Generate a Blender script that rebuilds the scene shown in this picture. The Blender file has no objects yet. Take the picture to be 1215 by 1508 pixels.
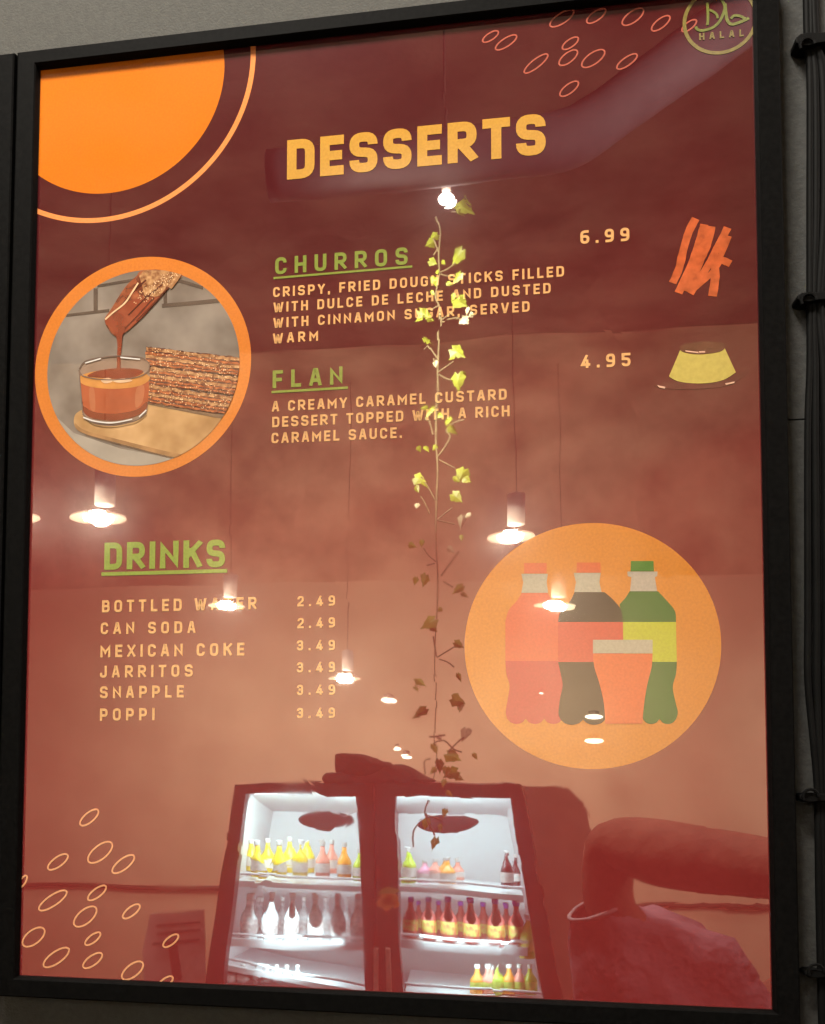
import bpy, bmesh, math, random
from mathutils import Vector, Matrix, noise as mnoise
random.seed(7)
SC = bpy.context.scene
COL = SC.collection
R = math.radians

# ------------------------------------------------------------------ camera
W = 0.6                                     # visible width of the print, metres
Z0 = 1.6                                    # its lower edge above the floor
H_ = 0.6 * 1.335
F = 1600.0; CX, CY = 394.13, 1036.41        # focal length and principal point in photo pixels
C_ = Vector((-0.3 + W * 0.62615, -W * 1.47379, Z0 + W * 0.29055))
RT = Vector((0.9834508, 0.18093943, 0.00924347))
DN = Vector((-0.00230434, 0.06350744, -0.9979787))
FW = Vector((-0.18116073, 0.98144166, 0.06287339))
cam_d = bpy.data.cameras.new('camera'); cam = bpy.data.objects.new('camera', cam_d); COL.objects.link(cam)
m = Matrix((RT, -DN, -FW)).transposed().to_4x4(); m.translation = C_
cam.matrix_world = m
cam_d.sensor_fit = 'HORIZONTAL'; cam_d.sensor_width = 36.0
cam_d.lens = F / 1215.0 * 36.0
cam_d.shift_x = (607.5 - CX) / 1215.0
cam_d.shift_y = (CY - 754.0) / 1215.0
cam_d.clip_start = 0.02; cam_d.clip_end = 200
SC.camera = cam

# ------------------------------------------------------------------ world, exposure
wd = bpy.data.worlds.new('World'); SC.world = wd; wd.use_nodes = True
wd.node_tree.nodes['Background'].inputs[0].default_value = (0.55, 0.5, 0.45, 1)
wd.node_tree.nodes['Background'].inputs[1].default_value = 0.06
SC.view_settings.view_transform = 'Standard'; SC.view_settings.look = 'None'
SC.view_settings.exposure = 0; SC.view_settings.gamma = 1
SC.cycles.use_denoising = True
SC.cycles.max_bounces = 6; SC.cycles.sample_clamp_indirect = 6
SC.cycles.caustics_reflective = False; SC.cycles.caustics_refractive = False

def lamp(name, kind, loc, power, col=(1, .9, .78), size=.1, target=None, spot=None):
    d = bpy.data.lights.new(name, kind); d.energy = power; d.color = col
    if kind == 'AREA': d.shape = 'RECTANGLE'; d.size = size; d.size_y = size * .5
    else: d.shadow_soft_size = size
    if spot: d.spot_size = R(spot); d.spot_blend = 1
    o = bpy.data.objects.new(name, d); COL.objects.link(o); o.location = loc
    if target is not None:
        o.rotation_euler = (Vector(target) - Vector(loc)).to_track_quat('-Z', 'Y').to_euler()
    return o
# unseen key light, added to light the board from above and in front
lamp('board_key_light', 'AREA', (-0.4, -1.1, 3.70), 106, (1, .93, .82), .6, (-0.02, 0, 1.85))
# two added fill lights without fixtures, brightening the far wall
lamp('wall_fill_light', 'AREA', (-1.5, -4.7, 2.40), 46, (1, .80, .56), 1.0, (-.4, -6.6, 1.5))
lamp('wall_fill_light', 'AREA', (0.7, -4.7, 2.25), 34, (1, .80, .56), 1.0, (.6, -6.6, 1.5))

# added side fill for the room, and an added unseen spot on the upper ivy
lamp('room_fill_light', 'AREA', (2.3, -.55, 3.2), 62, (1, .86, .76), .6, (.1, -2.8, 2.3))
lamp('ivy_fill_spot', 'SPOT', (-1.3, -.5, 3.35), 3400, (1, .95, .72), .05, (.0, -2.1, 2.92), 28)

# ------------------------------------------------------------------ helpers
def ray(u, v): return FW + RT * ((u - CX) / F) + DN * ((v - CY) / F)
def at(u, v, Y):
    """world point on the plane y = Y seen at photo pixel (u, v)"""
    d = ray(u, v); return C_ + d * ((Y - C_.y) / d.y)
def mir(u, v, Y):
    """the real place of what the glossy print mirrors at pixel (u, v), Y metres behind its surface"""
    p = at(u, v, Y); return Vector((p.x, -p.y, p.z))
def pxm(Y): return (Y - C_.y) / F            # metres per photo pixel at mirrored depth Y

def srgb(r, g, b):
    f = lambda c: (c / 255 / 12.92) if c <= 10 else ((c / 255 + .055) / 1.055) ** 2.4
    return (f(r), f(g), f(b))

MATS = {}
def nodes_of(name):
    m = bpy.data.materials.new(name); m.use_nodes = True
    nt = m.node_tree; return m, nt, nt.nodes['Principled BSDF']
def mat(name, col, rough=.6, var=.12, scale=40, metal=0, spec=.5, emit=None, estr=0, bump=0, col2=None, bscale=None, stretch=None, coat=0):
    if name in MATS: return MATS[name]
    m, nt, b = nodes_of(name)
    L = nt.links.new
    tc = nt.nodes.new('ShaderNodeTexCoord'); no = nt.nodes.new('ShaderNodeTexNoise')
    no.inputs['Scale'].default_value = scale; no.inputs['Detail'].default_value = 5
    src = tc.outputs['Object']
    if stretch:
        mp = nt.nodes.new('ShaderNodeMapping'); mp.inputs['Scale'].default_value = stretch; L(src, mp.inputs[0]); src = mp.outputs[0]
    L(src, no.inputs['Vector'])
    rp = nt.nodes.new('ShaderNodeValToRGB'); L(no.outputs['Fac'], rp.inputs[0])
    c1 = tuple(c * (1 - var) for c in col); c2 = tuple(min(1, c * (1 + var)) for c in col) if col2 is None else col2
    rp.color_ramp.elements[0].position = .35; rp.color_ramp.elements[1].position = .65
    rp.color_ramp.elements[0].color = (*c1, 1); rp.color_ramp.elements[1].color = (*c2, 1)
    L(rp.outputs[0], b.inputs['Base Color'])
    b.inputs['Roughness'].default_value = rough; b.inputs['Metallic'].default_value = metal
    b.inputs['Specular IOR Level'].default_value = spec
    b.inputs['Coat Weight'].default_value = coat; b.inputs['Coat Roughness'].default_value = .15
    if emit: b.inputs['Emission Color'].default_value = (*emit, 1); b.inputs['Emission Strength'].default_value = estr
    if bump:
        n2 = nt.nodes.new('ShaderNodeTexNoise'); n2.inputs['Scale'].default_value = bscale or scale * 3; n2.inputs['Detail'].default_value = 4
        L(src, n2.inputs['Vector'])
        bp = nt.nodes.new('ShaderNodeBump'); bp.inputs['Strength'].default_value = 1; bp.inputs['Distance'].default_value = bump
        L(n2.outputs['Fac'], bp.inputs['Height']); L(bp.outputs[0], b.inputs['Normal'])
    MATS[name] = m; return m

COAT_IOR = 2.6
def film(nt, b):
    """the glossy laminate over everything printed: coat with slight waves and smears"""
    L = nt.links.new
    b.inputs['Specular IOR Level'].default_value = .2; b.inputs['Roughness'].default_value = .14
    b.inputs['Coat Weight'].default_value = 1; b.inputs['Coat IOR'].default_value = COAT_IOR
    g = nt.nodes.new('ShaderNodeNewGeometry')
    n1 = nt.nodes.new('ShaderNodeTexNoise'); n1.inputs['Scale'].default_value = 8; n1.inputs['Detail'].default_value = 1.6; n1.inputs['Roughness'].default_value = .35
    L(g.outputs['Position'], n1.inputs['Vector'])
    bp = nt.nodes.new('ShaderNodeBump'); bp.inputs['Strength'].default_value = 1; bp.inputs['Distance'].default_value = .00026
    L(n1.outputs['Fac'], bp.inputs['Height'])
    wv = nt.nodes.new('ShaderNodeTexNoise'); wv.inputs['Scale'].default_value = 5; wv.inputs['Detail'].default_value = 4; L(g.outputs['Position'], wv.inputs['Vector'])
    vm = nt.nodes.new('ShaderNodeVectorMath'); vm.operation = 'MULTIPLY_ADD'; vm.inputs[1].default_value = (.35, .35, .35); L(wv.outputs['Color'], vm.inputs[0]); L(g.outputs['Position'], vm.inputs[2])
    vo = nt.nodes.new('ShaderNodeTexVoronoi'); vo.feature = 'DISTANCE_TO_EDGE'; vo.inputs['Scale'].default_value = 4.2; L(vm.outputs[0], vo.inputs['Vector'])
    cr_ = nt.nodes.new('ShaderNodeMapRange'); cr_.inputs[1].default_value = 0; cr_.inputs[2].default_value = .035; cr_.inputs[3].default_value = 1; cr_.inputs[4].default_value = 0
    L(vo.outputs['Distance'], cr_.inputs[0])
    b2_ = nt.nodes.new('ShaderNodeBump'); b2_.inputs['Strength'].default_value = 1; b2_.inputs['Distance'].default_value = .000006
    L(cr_.outputs[0], b2_.inputs['Height']); L(bp.outputs[0], b2_.inputs['Normal']); L(b2_.outputs[0], b.inputs['Coat Normal'])
    n2 = nt.nodes.new('ShaderNodeTexNoise'); n2.inputs['Scale'].default_value = 16; n2.inputs['Detail'].default_value = 6; n2.inputs['Distortion'].default_value = .6
    L(g.outputs['Position'], n2.inputs['Vector'])
    mr = nt.nodes.new('ShaderNodeMapRange'); mr.inputs[1].default_value = .5; mr.inputs[2].default_value = .75
    mr.inputs[3].default_value = .01; mr.inputs[4].default_value = .04
    L(n2.outputs['Fac'], mr.inputs[0]); L(mr.outputs[0], b.inputs['Coat Roughness'])
def ink(name, col, var=.09, scale=520, col2=None, stops=None, big=0):
    """printed ink under the laminate"""
    if name in MATS: return MATS[name]
    col = [c * .75 for c in col]; col2 = [c * .75 for c in col2] if col2 else None
    m, nt, b = nodes_of(name); L = nt.links.new; film(nt, b)
    g = nt.nodes.new('ShaderNodeNewGeometry')
    no = nt.nodes.new('ShaderNodeTexNoise'); no.inputs['Scale'].default_value = scale; no.inputs['Detail'].default_value = 3
    L(g.outputs['Position'], no.inputs['Vector'])
    rp = nt.nodes.new('ShaderNodeValToRGB'); L(no.outputs['Fac'], rp.inputs[0])
    rp.color_ramp.elements[0].position = .3; rp.color_ramp.elements[1].position = .7
    rp.color_ramp.elements[0].color = (*[c * (1 - var) for c in col], 1)
    rp.color_ramp.elements[1].color = (*(col2 or [min(1, c * (1 + var)) for c in col]), 1)
    L(rp.outputs[0], b.inputs['Base Color'])
    MATS[name] = m; return m

def obj(name, bm, m, parent=None, label=None, smooth=False, recalc=True, bevel=0):
    if recalc: bmesh.ops.recalc_face_normals(bm, faces=bm.faces)
    if parent is not None:
        off = Vector((0, 0, 0)); p = parent
        while p: off += p.location; p = p.parent
        bmesh.ops.translate(bm, verts=bm.verts, vec=-off)
    me = bpy.data.meshes.new(name); bm.to_mesh(me); bm.free()
    if smooth:
        for p in me.polygons: p.use_smooth = True
    ms = m if isinstance(m, (list, tuple)) else [m]
    for x in ms: me.materials.append(x)
    o = bpy.data.objects.new(name, me); COL.objects.link(o)
    if parent is not None: o.parent = parent
    if label: o['label'] = label
    if bevel:
        md = o.modifiers.new('bevel', 'BEVEL'); md.width = bevel; md.segments = 2; md.limit_method = 'ANGLE'
    return o
def thing(name, label, cat, loc=(0, 0, 0), group=None):
    o = bpy.data.objects.new(name, None); COL.objects.link(o); o.location = loc; o.empty_display_size = .05
    o['label'] = label; o['category'] = cat
    if group: o['group'] = group
    return o
def tag(o, label, cat, group=None):
    o['label'] = label; o['category'] = cat
    if group: o['group'] = group
    return o
def struct(o): o['kind'] = 'structure'; return o
def rebase(o):
    """origin of a one-mesh thing at the middle of its own lower edge"""
    vs = [v.co for v in o.data.vertices]
    c = Vector((sum(v.x for v in vs) / len(vs), sum(v.y for v in vs) / len(vs), min(v.z for v in vs)))
    for v in o.data.vertices: v.co -= c
    o.location = c; return o
def BM(): return bmesh.new()
def box(bm, lo, hi):
    vs = [bm.verts.new((x, y, z)) for x in (lo[0], hi[0]) for y in (lo[1], hi[1]) for z in (lo[2], hi[2])]
    for f in ((0, 1, 3, 2), (4, 6, 7, 5), (0, 4, 5, 1), (2, 3, 7, 6), (0, 2, 6, 4), (1, 5, 7, 3)): bm.faces.new([vs[i] for i in f])
def hexa(bm, a, b):
    """solid between quad a and quad b (same winding)"""
    va = [bm.verts.new(p) for p in a]; vb = [bm.verts.new(p) for p in b]; n = len(a)
    bm.faces.new(va); bm.faces.new(vb[::-1])
    for i in range(n): bm.faces.new((va[i], vb[i], vb[(i + 1) % n], va[(i + 1) % n]))
def tube(bm, pts, r, n=8, cap=True):
    pts = [Vector(p) for p in pts]; rs = r if isinstance(r, (list, tuple)) else [r] * len(pts)
    rings = []; up = None
    for i, p in enumerate(pts):
        t = (pts[min(i + 1, len(pts) - 1)] - pts[max(i - 1, 0)]).normalized()
        if up is None: up = t.orthogonal().normalized()
        up = (up - t * up.dot(t)).normalized(); s = t.cross(up)
        rings.append([bm.verts.new(p + (up * math.cos(2 * math.pi * k / n) + s * math.sin(2 * math.pi * k / n)) * rs[i]) for k in range(n)])
    for a, b in zip(rings, rings[1:]):
        for k in range(n): bm.faces.new((a[k], a[(k + 1) % n], b[(k + 1) % n], b[k]))
    if cap: bm.faces.new(rings[0][::-1]); bm.faces.new(rings[-1])
def lathe(bm, c, prof, n=20, cap=True):
    c = Vector(c); rings = []
    for r, z in prof: rings.append([bm.verts.new(c + Vector((r * math.cos(2 * math.pi * k / n), r * math.sin(2 * math.pi * k / n), z))) for k in range(n)])
    for a, b in zip(rings, rings[1:]):
        for k in range(n): bm.faces.new((a[k], a[(k + 1) % n], b[(k + 1) % n], b[k]))
    if cap: bm.faces.new(rings[0][::-1]); bm.faces.new(rings[-1])

# -------- flat printed shapes: points are photo pixels carried onto the print
LAY = 0.00012
def P2(u, v):
    p = at(u, v, 0); return (p.x, p.z)
XL, XR, ZB, ZT = -0.3, 0.3, Z0, Z0 + H_
def poly(bm, pts, lay):
    vs = [bm.verts.new((x, -LAY * lay, z)) for x, z in pts]
    f = bm.faces.new(vs)
    if f.normal.y > 0 or (f.normal_update() or f.normal.y > 0): f.normal_flip()
    bmesh.ops.triangulate(bm, faces=[f])
def clip(pts, lo=(XL, ZB), hi=(XR, ZT)):
    for ax, lim, sg in ((0, lo[0], 1), (0, hi[0], -1), (1, lo[1], 1), (1, hi[1], -1)):
        out = []
        for i in range(len(pts)):
            a, b = pts[i - 1], pts[i]; da, db = (a[ax] - lim) * sg, (b[ax] - lim) * sg
            if (da >= 0) != (db >= 0):
                t = da / (da - db); out.append((a[0] + (b[0] - a[0]) * t, a[1] + (b[1] - a[1]) * t))
            if db >= 0: out.append(b)
        pts = out
        if not pts: return []
    return pts
def clipcirc(pts, c, r, n=72):
    """clip polygon to the inside of a circle (convex clipping)"""
    for k in range(n):
        a = 2 * math.pi * k / n; nx, nz = math.cos(a), math.sin(a); out = []
        for i in range(len(pts)):
            p, q = pts[i - 1], pts[i]
            dp = r - ((p[0] - c[0]) * nx + (p[1] - c[1]) * nz); dq = r - ((q[0] - c[0]) * nx + (q[1] - c[1]) * nz)
            if (dp >= 0) != (dq >= 0):
                t = dp / (dp - dq); out.append((p[0] + (q[0] - p[0]) * t, p[1] + (q[1] - p[1]) * t))
            if dq >= 0: out.append(q)
        pts = out
        if len(pts) < 3: return []
    return pts
def circ_pts(c, r, n=96): return [(c[0] + r * math.cos(2 * math.pi * k / n), c[1] + r * math.sin(2 * math.pi * k / n)) for k in range(n)]
def in_print(p, e=1e-6): return XL - e <= p[0] <= XR + e and ZB - e <= p[1] <= ZT + e
def ribbon(bm, pts, w, lay, closed=False, cliprect=False, zlim=None):
    n = len(pts); L_, R_ = [], []
    ws = w if isinstance(w, (list, tuple)) else [w] * n
    for i in range(n):
        p = Vector(pts[i])
        a = Vector(pts[i - 1]) if (i > 0 or closed) else None
        b = Vector(pts[(i + 1) % n]) if (i < n - 1 or closed) else None
        d1 = (p - a).normalized() if a is not None else (b - p).normalized()
        d2 = (b - p).normalized() if b is not None else d1
        n1 = Vector((-d1.y, d1.x)); n2 = Vector((-d2.y, d2.x)); mm = n1 + n2
        if mm.length < .2: mm = n1
        mm.normalize(); k = min(1 / max(mm.dot(n1), .3), 3.0) * ws[i] / 2
        L_.append(p + mm * k); R_.append(p - mm * k)
    if zlim:
        for q in L_ + R_: q.y = max(zlim[0], min(zlim[1], q.y))
    rng = range(n) if closed else range(n - 1)
    for i in rng:
        j = (i + 1) % n; q = [tuple(L_[i]), tuple(R_[i]), tuple(R_[j]), tuple(L_[j])]
        if cliprect:
            q = clip(q)
            if len(q) < 3: continue
        try: poly(bm, q, lay)
        except ValueError: pass
def fitcircle(px):
    q = [P2(*p) for p in px]; import numpy as np
    A = np.array([[2 * x, 2 * z, 1] for x, z in q]); b = np.array([x * x + z * z for x, z in q])
    s = np.linalg.lstsq(A, b, rcond=None)[0]
    return (float(s[0]), float(s[1])), float((s[2] + s[0] ** 2 + s[1] ** 2) ** .5)
def smooth_line(pts, k=6, closed=False):
    out = []; n = len(pts)
    g = (lambda i: pts[i % n]) if closed else (lambda i: pts[max(0, min(n - 1, i))])
    for i in range(n if closed else n - 1):
        p0, p1, p2, p3 = [Vector(g(i + d)) for d in (-1, 0, 1, 2)]
        for s in range(k):
            t = s / k
            out.append(tuple(.5 * ((2 * p1) + (p2 - p0) * t + (2 * p0 - 5 * p1 + 4 * p2 - p3) * t * t + (3 * p1 - p0 - 3 * p2 + p3) * t ** 3)))
    if not closed: out.append(tuple(pts[-1]))
    return out

# -------- lettering: a squared signboard face drawn as strokes
r_ = .30
GL = {
 'A': (.68, [[(0, 0), (.40, 1), (.60, 1), (1, 0)], [(.2, .27), (.8, .27)]]),
 'B': (.66, ['c', [(0, 0), (0, 1), (.95, 1, r_), (.95, .52, .2), (.6, .52)], [(.1, 0), (1, 0, r_), (1, .52, .2), (.6, .52)], [(.12, .52), (.7, .52)]]),
 'C': (.66, ['b', [(1, .7), (1, 1, r_), (0, 1, r_), (0, 0, r_), (1, 0, r_), (1, .3)]]),
 'D': (.68, ['O', [(0, 0), (0, 1), (1, 1, r_), (1, 0, r_)]]),
 'E': (.58, [[(1, 1), (0, 1), (0, 0), (1, 0)], [(.12, .5), (.88, .5)]]),
 'F': (.58, [[(1, 1), (0, 1), (0, 0)], [(.12, .47), (.85, .47)]]),
 'G': (.68, ['b', [(1, .72), (1, 1, r_), (0, 1, r_), (0, 0, r_), (1, 0, r_), (1, .47), (.6, .47)]]),
 'H': (.68, [[(0, 0), (0, 1)], [(1, 0), (1, 1)], [(.1, .5), (.9, .5)]]),
 'I': (0, [[(.5, 0), (.5, 1)]]),
 'J': (.60, [[(1, 1), (1, 0, r_), (0, 0, r_), (0, .26)]]),
 'K': (.68, [[(0, 0), (0, 1)], [(1, 1), (.14, .46)], [(.42, .66), (1, 0)]]),
 'L': (.56, [[(0, 1), (0, 0), (1, 0)]]),
 'M': (.84, [[(0, 0), (0, 1), (.5, .36), (1, 1), (1, 0)]]),
 'N': (.70, [[(0, 0), (0, 1), (1, 0), (1, 1)]]),
 'O': (.68, ['O', [(0, 0, r_), (0, 1, r_), (1, 1, r_), (1, 0, r_)]]),
 'P': (.66, [[(0, 0), (0, 1), (1, 1, r_), (1, .40, r_), (.55, .40)], [(.12, .40), (.6, .40)]]),
 'R': (.68, [[(0, 0), (0, 1), (1, 1, r_), (1, .45, r_), (.55, .45)], [(.12, .45), (.6, .45)], [(.52, .38), (1, 0)]]),
 'S': (.68, ['b', [(1, .74), (1, 1, r_), (0, 1, r_), (0, .53, .22), (1, .47, .22), (1, 0, r_), (0, 0, r_), (0, .26)]]),
 'T': (.64, [[(0, 1), (1, 1)], [(.5, .92), (.5, 0)]]),
 'U': (.68, [[(0, 1), (0, 0, r_), (1, 0, r_), (1, 1)]]),
 'V': (.70, [[(0, 1), (.42, 0), (.58, 0), (1, 1)]]),
 'W': (.98, [[(0, 1), (.2, 0), (.3, 0), (.47, .85), (.53, .85), (.7, 0), (.8, 0), (1, 1)]]),
 'X': (.68, [[(0, 0), (1, 1)], [(0, 1), (1, 0)]]),
 'Y': (.68, [[(0, 1), (.5, .42), (1, 1)], [(.5, .42), (.5, 0)]]),
 '2': (.62, ['s', [(0, .72), (0, 1, r_), (1, 1, r_), (1, .58, .1), (0, .12, .05), (0, 0), (1, 0)]]),
 '3': (.62, ['s', [(0, .74), (0, 1, r_), (1, 1, r_), (1, .53, .2), (.4, .53)], 'e', [(.8, .53), (1, .53, .1), (1, 0, r_), (0, 0, r_), (0, .26)]]),
 '4': (.66, [[(.62, 1), (0, .2), (1, .2)], [(.72, .55), (.72, 0)]]),
 '5': (.62, ['e', [(1, 1), (0, 1), (0, .58), (1, .58, r_), (1, 0, r_), (0, 0, r_), (0, .22)]]),
 '6': (.64, ['O', [(0, 0, r_), (0, .56, .1), (1, .56, r_), (1, 0, r_)], [(0, .5), (0, 1, r_), (.9, 1)]]),
 '9': (.64, ['O', [(0, .44, r_), (0, 1, r_), (1, 1, r_), (1, .44, .1)], [(1, .5), (1, 0, r_), (.1, 0)]]),
 '.': (0, [[(.5, 0), (.5, .02)]]), ',': (0, [[(.5, .02), (.42, -.16)]]), ' ': (.30, []),
}
def rounded(pts, closed):
    out = []; n = len(pts)
    for i, p in enumerate(pts):
        q = Vector(p[:2])
        if len(p) < 3 or (not closed and i in (0, n - 1)): out.append(q); continue
        a, b = Vector(pts[i - 1][:2]), Vector(pts[(i + 1) % n][:2]); rr = p[2]
        da, db = (a - q), (b - q)
        fa = .95 if (not closed and i == 1) else .49; fb = .95 if (not closed and i == n - 2) else .49
        rr = min(rr, da.length * fa, db.length * fb)
        s, e = q + da.normalized() * rr, q + db.normalized() * rr
        for k in range(6):
            t = k / 5; out.append((1 - t) ** 2 * s + 2 * t * (1 - t) * q + t * t * e)
    return out
def text(bm, s, left, right, cap, t, lay, narrow=1.0):
    """s from photo pixel left to right along the baseline; cap and stroke as heights"""
    x0, zl = P2(*left); x1, zr = P2(*right)
    h = cap * (P2(left[0], left[1] - cap)[1] - zl) / cap; tw = t * h
    ws = [(GL[c][0] * h * narrow if GL[c][0] else tw) for c in s]
    tr = (x1 - x0 - sum(ws)) / max(1, len(s) - 1); x = x0
    for c, w in zip(s, ws):
        z = zl + (zr - zl) * (x - x0) / (x1 - x0)
        iw, ih = max(w - tw, 0), h - tw
        mode, k = '', 0
        for st in GL[c][1]:
            if isinstance(st, str): mode = st; continue
            closed = mode == 'O' and k == 0
            # corner radii are in units of the cap height
            q = []
            for p in st:
                X, Z = x + tw / 2 + p[0] * iw, z + tw / 2 + p[1] * ih
                q.append((X, Z, p[2] * h * .75) if len(p) > 2 else (X, Z))
            q = rounded(q, closed)
            if not closed:
                d = (q[0] - q[1]).normalized(); e = (q[-1] - q[-2]).normalized()
                
                if mode not in ('b', 's'): q[0] = q[0] + d * tw * .5
                if mode not in ('b', 'e'): q[-1] = q[-1] + e * tw * .5
            low = z - .2 * h if c == ',' else z
            ribbon(bm, [tuple(p) for p in q], tw, lay + .2 * k, closed, zlim=(low, z + h)); k += 1; mode = '' if mode != 'O' else mode
        x += w + tr

# ------------------------------------------------------------------ the wall behind the board
YF = -.009
oL = (at(24, 90, YF).x + at(14, 480, YF).x) / 2
oR = (at(1153, 200, YF).x + at(1172, 1100, YF).x) / 2
oT = (at(60, 69, YF).z + at(600, 10.5, YF).z) / 2
oB = (at(30, 1472.5, YF).z + at(500, 1490, YF).z) / 2
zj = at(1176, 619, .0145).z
o = BM(); box(o, (-3.2, .014, 0), (oR - .008, .12, 4.3))
struct(obj('wall', o, mat('wall_paint', srgb(58, 57, 53), .85, .10, 240, bump=.0006, bscale=500)))
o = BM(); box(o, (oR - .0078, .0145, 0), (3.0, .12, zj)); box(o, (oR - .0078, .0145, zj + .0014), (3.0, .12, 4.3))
struct(obj('wall_shade_strip', o, mat('wall_shade_grey', (.024, .0245, .023), .85, .25, 150, bump=.0005)))  # strip of wall right of the board, its shading put into a darker grey

# ------------------------------------------------------------------ the menu board
board = thing('menu_board', 'black framed red dessert and drinks menu board on the grey wall', 'menu board', (0, 0, Z0))
black = mat('frame_black', (.0028, .0027, .0026), .6, .3, 300, spec=.03, bump=.00008, bscale=900)
def rail(bm, a, b, c, d):
    """a-b inner edge, c-d outer edge (x,z); bevelled lip towards the print, rounded outside"""
    a, b, c, d = [Vector(p) for p in (a, b, c, d)]
    prof = [(0, .0006), (.0, -.0022), (.07, -.0078), (.13, YF), (.9, YF), (.97, -.0078), (1, -.0045), (1, .0138)]
    A = [bm.verts.new((a.x + (c.x - a.x) * t, y, a.y + (c.y - a.y) * t)) for t, y in prof]
    B = [bm.verts.new((b.x + (d.x - b.x) * t, y, b.y + (d.y - b.y) * t)) for t, y in prof]
    for i in range(len(A) - 1): bm.faces.new((A[i], A[i + 1], B[i + 1], B[i]))
    bm.faces.new(A); bm.faces.new(B[::-1]); bm.faces.new((A[-1], A[0], B[0], B[-1]))
ic = [(XL, ZB), (XR, ZB), (XR, ZT), (XL, ZT)]; oc = [(oL, oB), (oR, oB), (oR, oT), (oL, oT)]
for i in range(4):
    o = BM(); j = (i + 1) % 4; rail(o, ic[i], ic[j], oc[i], oc[j]); obj('frame_rail', o, black, board)

# printed sheet: gradient ink
def sheet_mat():
    m, nt, b = nodes_of('sheet_ink'); L = nt.links.new; film(nt, b)
    g = nt.nodes.new('ShaderNodeNewGeometry'); sx = nt.nodes.new('ShaderNodeSeparateXYZ'); L(g.outputs['Position'], sx.inputs[0])
    wn = nt.nodes.new('ShaderNodeTexNoise'); wn.inputs['Scale'].default_value = 3.2; wn.inputs['Detail'].default_value = 3; wn.inputs['Distortion'].default_value = .7
    mp = nt.nodes.new('ShaderNodeMapping'); mp.inputs['Scale'].default_value = (1, 1, 2.2); mp.inputs['Rotation'].default_value = (0, .25, 0)
    L(g.outputs['Position'], mp.inputs[0]); L(mp.outputs[0], wn.inputs['Vector'])
    ma = nt.nodes.new('ShaderNodeMath'); ma.operation = 'MULTIPLY_ADD'; ma.inputs[1].default_value = .30
    L(wn.outputs['Fac'], ma.inputs[0]); L(sx.outputs[2], ma.inputs[2])
    mr = nt.nodes.new('ShaderNodeMapRange'); mr.inputs[1].default_value = ZB + .15; mr.inputs[2].default_value = ZT + .15
    L(ma.outputs[0], mr.inputs[0])
    rp = nt.nodes.new('ShaderNodeValToRGB'); L(mr.outputs[0], rp.inputs[0]); cr = rp.color_ramp
    cr.elements[0].position = 0; cr.elements[0].color = (.205, .021, .020, 1)
    cr.elements[1].position = 1; cr.elements[1].color = (.060, .0054, .0068, 1)
    for p, c in ((.22, (.195, .021, .020)), (.45, (.162, .017, .016)), (.62, (.102, .0105, .0115)), (.78, (.066, .0062, .0075))):
        e = cr.elements.new(p); e.color = (*c, 1)
    gr = nt.nodes.new('ShaderNodeTexNoise'); gr.inputs['Scale'].default_value = 480; gr.inputs['Detail'].default_value = 2; L(g.outputs['Position'], gr.inputs['Vector'])
    mg = nt.nodes.new('ShaderNodeMapRange'); mg.inputs[1].default_value = .25; mg.inputs[2].default_value = .75; mg.inputs[3].default_value = .90; mg.inputs[4].default_value = 1.08; L(gr.outputs['Fac'], mg.inputs[0])
    mx = nt.nodes.new('ShaderNodeMix'); mx.data_type = 'RGBA'; mx.blend_type = 'MULTIPLY'; mx.inputs[0].default_value = 1
    L(rp.outputs[0], mx.inputs[6]); L(mg.outputs[0], mx.inputs[7]); L(mx.outputs[2], b.inputs['Base Color'])
    return m
o = BM(); box(o, (XL - .004, 0, ZB - .004), (XR + .004, .0035, ZT + .004)); obj('poster_sheet', o, sheet_mat(), board)

ORANGE = ink('orange_ink', (.72, .185, .008)); RING = ink('ring_ink', (.88, .30, .085))
TITLE = ink('title_ink', (.64, .33, .05)); GREEN = ink('green_ink', (.235, .29, .05)); GREEN2 = ink('drinks_green_ink', (.26, .35, .05))
PEACH = ink('peach_ink', (.80, .43, .165)); PEACH2 = ink('pale_peach_ink', (.70, .38, .15))
OVAL_T = ink('oval_red_ink', (.48, .12, .08)); OVAL_B = ink('oval_peach_ink', (.93, .42, .20))

# corner disc and ring
s = 610 / 1215
cc, cr_ = fitcircle([(u * s, v * s) for u, v in ((658, 165), (655, 240), (630, 330), (575, 420), (490, 500), (380, 555), (285, 570), (200, 558), (113, 512))])
rc, rr_ = fitcircle([(u * s, v * s) for u, v in ((752, 140), (745, 230), (715, 330), (650, 440), (560, 535), (440, 615), (350, 648), (280, 660), (190, 648), (109, 622))])
o = BM(); poly(o, clip(circ_pts(cc, cr_, 160)), 1); obj('corner_disc', o, ORANGE, board, 'plain orange disc cut off by the corner of the print')
o = BM(); ribbon(o, circ_pts(rc, rr_ - .0022, 200), .0044, 1, True, True); obj('corner_ring', o, RING, board, 'thin light orange ring round the corner disc')

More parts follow.
